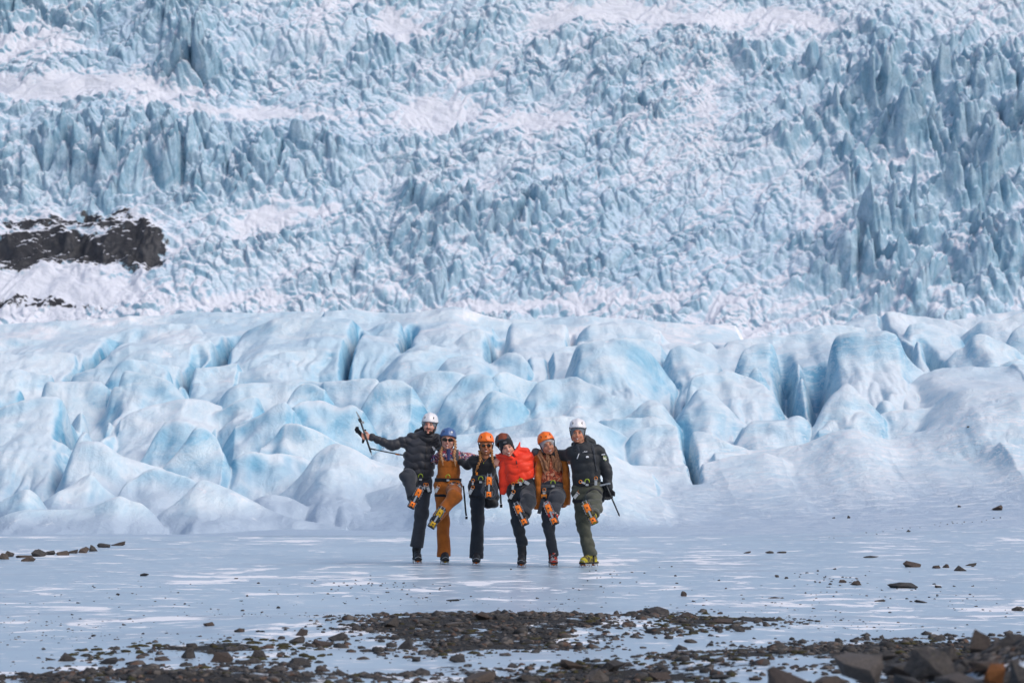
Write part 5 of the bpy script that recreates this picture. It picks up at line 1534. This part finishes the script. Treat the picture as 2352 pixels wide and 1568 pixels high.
G6 = lambda x, y: (x * .5, 1236 + y * .5)
G7 = lambda x, y: (1176 + x * .5, 1236 + y * .5)
NAMED = [
 (G6, 955, 405, 50, 26, 'pointed brown stone alone on bare ice left of the moraine', M_BROWN_ROCK), (G6, 1100, 430, 34, 16, 'small rounded dark stone between the lone pointed stone and the gravel', None),
 (G6, 1790, 407, 78, 54, 'tall pointed grey rock on the left end of the gravel band', None), (G6, 1385, 446, 78, 38, 'reddish brown boulder standing just behind the broad tan block', M_BROWN_ROCK),
 (G6, 1360, 487, 74, 40, 'dark brown boulder leaning beside the left end of the broad tan block', None), (G6, 1480, 499, 120, 58, 'broad tan flat topped block on the ice left of the gravel', M_BROWN_ROCK),
 (G6, 1548, 472, 92, 44, 'mossy grey boulder touching the right end of the broad tan block', None), (G6, 865, 552, 95, 54, 'large grey wedge shaped boulder in the row left of the gravel', None),
 (G6, 745, 562, 72, 28, 'low dark slab at the left foot of the grey wedge shaped boulder', None), (G6, 972, 532, 55, 40, 'upright dark reddish block right of the grey wedge shaped boulder', None),
 (G6, 1015, 570, 96, 50, 'brown sloping boulder in front of the upright dark reddish block', M_BROWN_ROCK), (G6, 1185, 552, 66, 40, 'grey peaked rock with a flat left side, right of the brown sloping boulder', None),
 (G6, 300, 567, 82, 40, 'dark humped boulder alone near the left bottom corner of the ice', None), (G6, 230, 559, 45, 16, 'small flat dark stone just left of the dark humped boulder', None),
 (G6, 500, 578, 90, 40, 'black jagged rock with twigs in the lower left', None), (G6, 615, 605, 78, 26, 'smooth low grey dome of stone at the edge of the dark bank', None),
 (G6, 1370, 588, 90, 42, 'grey angular rock in the lower row below the tan block', None), (G6, 1482, 612, 60, 30, 'small reddish block in front of the grey angular rock', M_BROWN_ROCK), (G6, 1285, 615, 56, 36, 'pale grey stone standing on the crest of the dark bank', M_PALE_ROCK),
 (G6, 1125, 577, 66, 26, 'low dark red stone below the grey peaked rock', None), (G6, 1860, 512, 112, 72, 'biggest dark boulder inside the left part of the gravel patch', None),
 (G6, 2210, 377, 82, 40, 'brown cracked rock on the far edge of the gravel, left of its flat neighbour', M_BROWN_ROCK), (G6, 2302, 377, 80, 33, 'flat topped dark rock on the far edge of the gravel below the black dressed woman', None),
 (G6, 2085, 408, 92, 38, 'pale sloping slab in the far part of the gravel patch', M_PALE_ROCK), (G6, 1915, 568, 52, 32, 'black lump at the near edge of the gravel patch', None), (G6, 2100, 572, 80, 38, 'mossy stone on the near edge of the gravel patch', None),
 (G6, 1640, 427, 52, 32, 'leaning grey stone between the tan block and the tall pointed grey rock', None), (G6, 1290, 464, 34, 18, 'little round stone left of the reddish brown boulder', None), (G6, 2190, 662, 160, 52, 'large mossy boulder cut by the bottom edge near the middle', None),
 (G6, 205, 627, 64, 26, 'dark stone on the left bank, second from the corner', None), (G6, 110, 632, 52, 20, 'dark stone on the left bank nearest the corner', None), (G6, 260, 634, 60, 22, 'dark stone on the left bank, third from the corner', None),
 (G6, 2082, 289, 56, 11, 'long flat sliver of stone on the ice under the black dressed woman', None), (G6, 1278, 321, 19, 13, 'small square stone on bare ice left of the middle', None), (G6, 660, 173, 40, 14, 'double black stone on a snow patch at the far left', None),
 (G7, 672, 357, 112, 44, 'big rounded grey boulder on the far edge of the right gravel band', None), (G7, 800, 362, 60, 26, 'pointed rock right beside the big rounded grey boulder', M_BROWN_ROCK), (G7, 740, 388, 52, 28, 'tilted tan stone below the big rounded grey boulder', M_PALE_ROCK),
 (G7, 970, 393, 110, 24, 'long low reddish slab in the right gravel band', M_BROWN_ROCK), (G7, 280, 603, 112, 54, 'brown angular boulder in the foreground right of the middle', M_BROWN_ROCK), (G7, 345, 572, 36, 22, 'small dark stone perched behind the brown angular foreground boulder', None),
 (G7, 470, 612, 112, 58, 'grey boulder with a moss cap in the foreground', None), (G7, 537, 592, 60, 32, 'tan peaked stone behind the boulder with the moss cap', M_PALE_ROCK), (G7, 390, 660, 118, 62, 'grey flat topped block cut by the bottom edge of the picture', M_PALE_ROCK),
 (G7, 690, 655, 112, 42, 'low brown rock with snow in front of it in the foreground', M_BROWN_ROCK), (G7, 60, 660, 120, 38, 'smooth grey boulder at the bottom edge left of the brown angular boulder', None), (G7, 1110, 652, 72, 28, 'brown stone at the bottom edge, right one of a pair', M_BROWN_ROCK), (G7, 960, 650, 90, 26, 'flat tan stone at the bottom edge in front of the pale snow', None),
 (G7, 1840, 133, 74, 34, 'large brown humped rock on the ice at the far right', M_BROWN_ROCK), (G7, 1950, 139, 46, 22, 'left stone of the twin brown stones beside the large humped rock', M_BROWN_ROCK), (G7, 1996, 136, 34, 20, 'right stone of the twin brown stones beside the large humped rock', M_BROWN_ROCK),
 (G7, 2060, 151, 54, 24, 'round dark stone in front of the twin brown stones', None), (G7, 2110, 126, 52, 22, 'dark stone at the far end of the right hand stone row', None), (G7, 1810, 230, 124, 28, 'long dark flat rock on the ice at the right', None), (G7, 1955, 226, 48, 24, 'dark stone just right of the long dark flat rock', None),
 (G7, 1585, 217, 42, 21, 'brown stone on the right ice, right one of two beside the pebble field', M_BROWN_ROCK), (G7, 1518, 204, 34, 15, 'brown stone on the right ice, left one of two beside the pebble field', M_BROWN_ROCK), (G7, 1218, 179, 25, 15, 'small dark stone at the left edge of the right pebble field', None),
 (G7, 790, 266, 33, 27, 'upright black stone alone on the ice in front of the man in olive trousers', None), (G7, 1080, 69, 36, 13, 'left stone of the small row behind the right ice flat', None), (G7, 1185, 69, 35, 13, 'middle stone of the small row behind the right ice flat', None), (G7, 1240, 68, 44, 9, 'right stone of the small row behind the right ice flat', None),
 (G7, 1650, 89, 60, 9, 'long thin stone sliver on the far right ice', None), (G7, 1205, 277, 56, 9, 'long thin stone sliver on the near ice right of the middle', None), (G7, 1045, 432, 58, 24, 'dark stone at the right tip of the right gravel band', None), (G7, 820, 480, 62, 22, 'grey stone on ice below the right gravel band', None),
 (G7, 1100, 382, 92, 20, 'low mossy rock at the far right end of the gravel band', None), (G7, 1185, 380, 70, 16, 'flat dark rock beyond the low mossy rock of the gravel band', None), (G7, 1880, 298, 62, 15, 'jagged black stone on the near right ice', None), (G7, 2330, 333, 52, 24, 'dark stone cut by the right edge of the picture', None), (G7, 1688, 291, 52, 11, 'flat black stone left of the jagged black one', None),
]
NEAR = [  # blurred stones of the near bank: x, y (photo px), w, h, distance
 (1975, 1580, 122, 100, 12.6, 'pale wedge shaped rock at the left end of the near dark bank', M_PALE_ROCK), (1810, 1580, 150, 44, 13.2, 'broad brown rock at the bottom edge left of the near bank', M_BROWN_ROCK),
 (2140, 1575, 130, 78, 12.3, 'blurred dark boulder in the middle of the near bank', None), (2165, 1535, 90, 52, 12.9, 'blurred rounded dark boulder behind the middle of the near bank', None),
 (2250, 1522, 84, 66, 13.3, 'blurred tall dark rock on the crest of the near bank', None), (2325, 1530, 110, 66, 13.0, 'blurred dark boulder at the right end of the crest', None), (2205, 1590, 140, 56, 11.6, 'blurred dark slab at the bottom of the near bank beside the orange stone', None),
 (2300, 1580, 84, 50, 11.5, 'blurred rust orange stone near the bottom right corner', M_ORANGE_ROCK), (2070, 1560, 110, 36, 12.8, 'blurred long low rock between the pale wedge and the dark boulder', None), (2085, 1590, 100, 40, 11.9, 'blurred low dark rock in front of the long low rock', None),
 (2262, 1556, 100, 40, 12.2, 'blurred small brown rock behind the orange stone', M_BROWN_ROCK), (2350, 1590, 80, 76, 11.3, 'blurred black rock filling the bottom right corner', None), (1905, 1588, 90, 34, 13.4, 'blurred dark stone under the left tip of the pale wedge', None),
 (2210, 1548, 70, 36, 12.6, 'blurred small dark stone between the boulders of the near bank', None), (2030, 1520, 60, 26, 13.2, 'blurred low stone on the far side of the near bank', None),
]
LEFTROW = [(20, 84, 44), (52, 90, 60), (88, 84, 56), (112, 76, 52), (140, 78, 54), (165, 70, 40), (190, 67, 48), (212, 60, 46), (240, 42, 56), (270, 34, 54), (62, 106, 60), (6, 96, 50)]

def small_stone_mesh(r):
    """one small angular stone, 14 points"""
    V = []
    for i in range(4):
        a = 6.283 * i / 4 + r.uniform(-.3, .3); V.append((math.cos(a) * r.uniform(.75, 1.1), math.sin(a) * r.uniform(.75, 1.1), r.uniform(-.3, -.05)))
    for i in range(5):
        a = 6.283 * i / 5 + r.uniform(-.3, .3); V.append((math.cos(a) * r.uniform(.6, .95), math.sin(a) * r.uniform(.6, .95), r.uniform(.15, .55)))
    V.append((r.uniform(-.3, .3), r.uniform(-.3, .3), r.uniform(.6, .9)))
    bm = bmesh.new()
    for v in V: bm.verts.new(v)
    bmesh.ops.convex_hull(bm, input=bm.verts); bmesh.ops.triangulate(bm, faces=bm.faces)
    vv = [v for v in bm.verts if v.link_faces]
    ix = {v: i for i, v in enumerate(vv)}
    A = np.array([v.co[:] for v in vv]); B = np.array([[ix[v] for v in f.verts] for f in bm.faces]); bm.free()
    return A, B
_rs = random.Random(77)
STONES = [small_stone_mesh(_rs) for _ in range(12)]
def gravel_mat():
    m = new_mat('gravel_stones', .85); t = NT(m)
    c = t.mix(t.ramp(t.noise(7, 4, .8), .3, .7), (.013, .013, .014), (.056, .050, .047))
    v = t.n('TexVoronoi'); v.inputs['Scale'].default_value = 24; t.l(t.co, v.inputs['Vector'])
    x = t.n('SeparateColor'); t.l(v.outputs['Color'], x.inputs[0])
    c = t.mix(t.math('MULTIPLY', t.ramp(x.outputs[0], .62, .9), .8), c, (.125, .108, .098))
    c = t.mix(t.math('MULTIPLY', t.ramp(x.outputs[1], .85, .95), .7), c, (.11, .058, .036))
    return t.out(c, None, t.bump(t.noise(60, 3, .7), .006, .8))
M_GRAVEL = gravel_mat()
M_MOSS = new_mat('moss', .95, (.05, .055, .012)); _t = NT(M_MOSS)
_t.out(_t.mix(_t.ramp(_t.noise(12, 4, .7), .35, .65), (.018, .017, .009), (.062, .054, .016)), None, _t.bump(_t.noise(160, 3, .8), .006, 1))

def scatter(name, pts, sizes, mat, seed, flat=(.5, .9)):
    r = np.random.RandomState(seed); V = []; Fc = []; n = 0
    for (x, y), s_ in zip(pts, sizes):
        A, B = STONES[r.randint(len(STONES))]
        a = r.uniform(0, 6.28); ca, sa = math.cos(a), math.sin(a); k = r.uniform(.6, 1)
        X = A[:, 0] * s_; Yy = A[:, 1] * s_ * k; Z = A[:, 2] * s_ * r.uniform(*flat)
        V.append(np.stack([x + X * ca - Yy * sa, y + X * sa + Yy * ca, Z], 1)); Fc.append(B + n); n += len(A)
    V = np.concatenate(V); cen = np.array(pts)
    z = near_z(cen[:, 0], cen[:, 1]); rep_ = np.concatenate([np.full(len(v), zz) for v, zz in zip([STONES[0][0]] * 0, [])]) if False else None
    lens = []; r2 = np.random.RandomState(seed)
    V[:, 2] += near_z(V[:, 0], V[:, 1])
    return link_mesh(name, V, np.concatenate(Fc), mat, smooth=False)

def build_stones():
    for i, (g, x, y, w, h, lab, mat) in enumerate(NAMED):
        px, py = g(x, y)
        put_rock(px, py, w * .58, h * .62, lab, 'rock', 'rocks and stones lying on the ice', mat, i)
    for i, (x, y, w, h, Y, lab, mat) in enumerate(NEAR):
        k = Y / F
        me = rock_mesh(500 + i * 3, 14, 4); me.materials.append(mat or M_ROCK)
        o = bpy.data.objects.new('rock', me); COL.objects.link(o)
        q = at(x, y - h / 2, Y); sx = w * k / 1.85
        o.scale = (sx, sx * .8, h * k / 1.5); o.location = (q[0], Y, q[2]); o.rotation_euler = (.1 * math.sin(i), .12 * math.cos(i * 2), i * 1.3 if i else .2)
        if i == 0: o.rotation_euler = (0, RD(18), .3)
        gz = float(near_z(np.array(q[0]), np.array(Y)))
        tag(o, lab, 'rock', 'rocks and stones lying on the ice')
    for i, (x, y, w) in enumerate(LEFTROW):
        r = random.Random(i)
        px, py = G6(x * 2 if False else x * 2, y)
        put_rock(x * 1.0 * 1.0 if False else x, 1236 + y * .5, w * .66, (15 + 9 * r.random()), 'dark stone in the ragged row of stones on the ice at the far left', 'rock', 'row of dark stones at the far left', None, i)
    for (px, py, w, h, lab) in ((2293, 1172, 33, 17, 'large dark wedge of rock on the sloping ice at the right edge'), (1951, 1190, 13, 8, 'dark stone at the foot of the big low ice dome, right one of two'), (1915, 1190, 8, 5, 'dark stone at the foot of the big low ice dome, left one of two'),
                                (2203, 1166, 9, 6, 'small stone on the sloping ice left of the dark wedge'), (2087, 1221, 11, 7, 'lone small stone on the ice below the right slope'), (2225, 984, 9, 6, 'tiny dark stone high on the smooth ice hump at the right')):
        put_rock(px, py, w, h, lab, 'rock', 'stones on the right ice slope', M_BROWN_ROCK if w > 30 else None, 3)
    # loose small stones on the open ice: each its own, in fields
    R = np.random.RandomState(5)
    FIELDS = [((875, 1347), (130, 22), 50, 'tiny black stone in the loose pebble field left of the middle', 'pebble field left of the middle', (4, 8)),
              ((1915, 1332), (120, 24), 36, 'tiny dark stone in the pebble field on the right ice', 'pebble field on the right ice', (4, 10)),
              ((1420, 1320), (150, 30), 22, 'tiny dark stone on the ice by the feet of the man in olive trousers', 'stones by the feet of the group', (4, 8)),
              ((300, 1390), (300, 70), 22, 'small dark stone scattered over the open ice at the left', 'stones on the left ice', (5, 11)),
              ((1500, 1375), (900, 25), 26, 'small dark stone scattered on the ice between the group and the gravel', 'stones between group and gravel', (5, 10)),
              ((2200, 1370), (200, 60), 18, 'small dark stone scattered over the near ice at the right', 'stones on the near right ice', (5, 10)),
              ((2150, 1190), (220, 26), 26, 'tiny dark stone in the thin line of debris along the right slope', 'debris along the right slope', (3, 6))]
    for (c, rr, n, lab, grp, (a, b)) in FIELDS:
        for k in range(n):
            px = c[0] + R.normal(0, .5) * rr[0]; py = c[1] + R.normal(0, .5) * rr[1]
            if 'slope' in grp: py = 1235 - (px - 1900) * .115 + R.normal(0, 4)
            if py < 1150 or (py < 1238 and 'slope' not in grp): continue
            w = R.uniform(a, b)
            put_rock(px, py, w, w * R.uniform(.35, .6), lab, 'stone', grp, None, k, name='small_stone')
    # gravel: far too many to count
    pts, sz = [], []
    for i, P in enumerate(PW):
        A = np.array(P); lo, hi = A.min(0), A.max(0)
        area = (hi - lo).prod(); n = int(area * (300 if i in (0, 1, 2) else 260 if i in (4, 5) else 420 if i == 3 else 170))
        n = min(n, 5200)
        x = R.uniform(lo[0] - .5, hi[0] + .5, n); y = R.uniform(max(lo[1] - .5, 13), hi[1] + .5, n)
        d = poly_dist(x, y, P) - (.25 if i == 6 else 0)
        nn = fbm(x * 1.6, y * 1.6, 3, 200) * .9
        pr = sstep(-.55, .35, d + nn * .8)
        m = R.uniform(0, 1, n) < pr
        x, y = x[m], y[m]
        s_ = np.exp(R.normal(math.log(.021 if i < 3 else .021), .5, len(x))); s_ = np.clip(s_, .008, .075)
        pts += list(zip(x, y)); sz += list(s_)
    # near bank
    n = 2600
    x = R.normal(2.5, .75, n); y = R.normal(12.9, .8, n)
    pts += list(zip(x, y)); sz += list(np.clip(np.exp(R.normal(math.log(.020), .5, n)), .008, .07))
    o = scatter('gravel', pts, sz, M_GRAVEL, 3)
    tag(o, 'dark brown and black moraine gravel spread over the foreground ice', kind='stuff')
    # thin spill of grit on the ice
    pts, sz = [], []
    for k in range(2600):
        px = R.uniform(-50, 2400); py = 1330 + 200 * R.beta(1.6, 1.1)
        g = flat_ground(px, py)
        if perlin(np.array([g[0] * .7]), np.array([g[1] * .5]), 77)[0] + R.uniform(-.35, .5) * .9 < .12: continue
        pts.append(g); sz.append(min(.03, math.exp(R.normal(math.log(.008), .45))))
    tag(scatter('grit', pts, sz, M_GRAVEL, 4), 'fine dark grit sprinkled thinly over the ice near the gravel', kind='stuff')
    # moss cushions on the gravel
    pts, sz = [], []
    for i in (0, 1, 2, 3, 4, 5, 6):
        A = np.array(PW[i]); lo, hi = A.min(0), A.max(0); n = 260
        x = R.uniform(lo[0], hi[0], n); y = R.uniform(lo[1], hi[1], n); d = poly_dist(x, y, PW[i]); nn = fbm(x * 1.1, y * 1.1, 3, 300)
        m = (d > -.1) & (nn > -.02); pts += list(zip(x[m], y[m])); sz += list(R.uniform(.02, .06, m.sum()))
    tag(scatter('moss', pts, sz, M_MOSS, 6, flat=(.3, .6)), 'olive brown moss cushions growing among the moraine stones', kind='stuff')

build_stones()
PEOPLE = build_people()
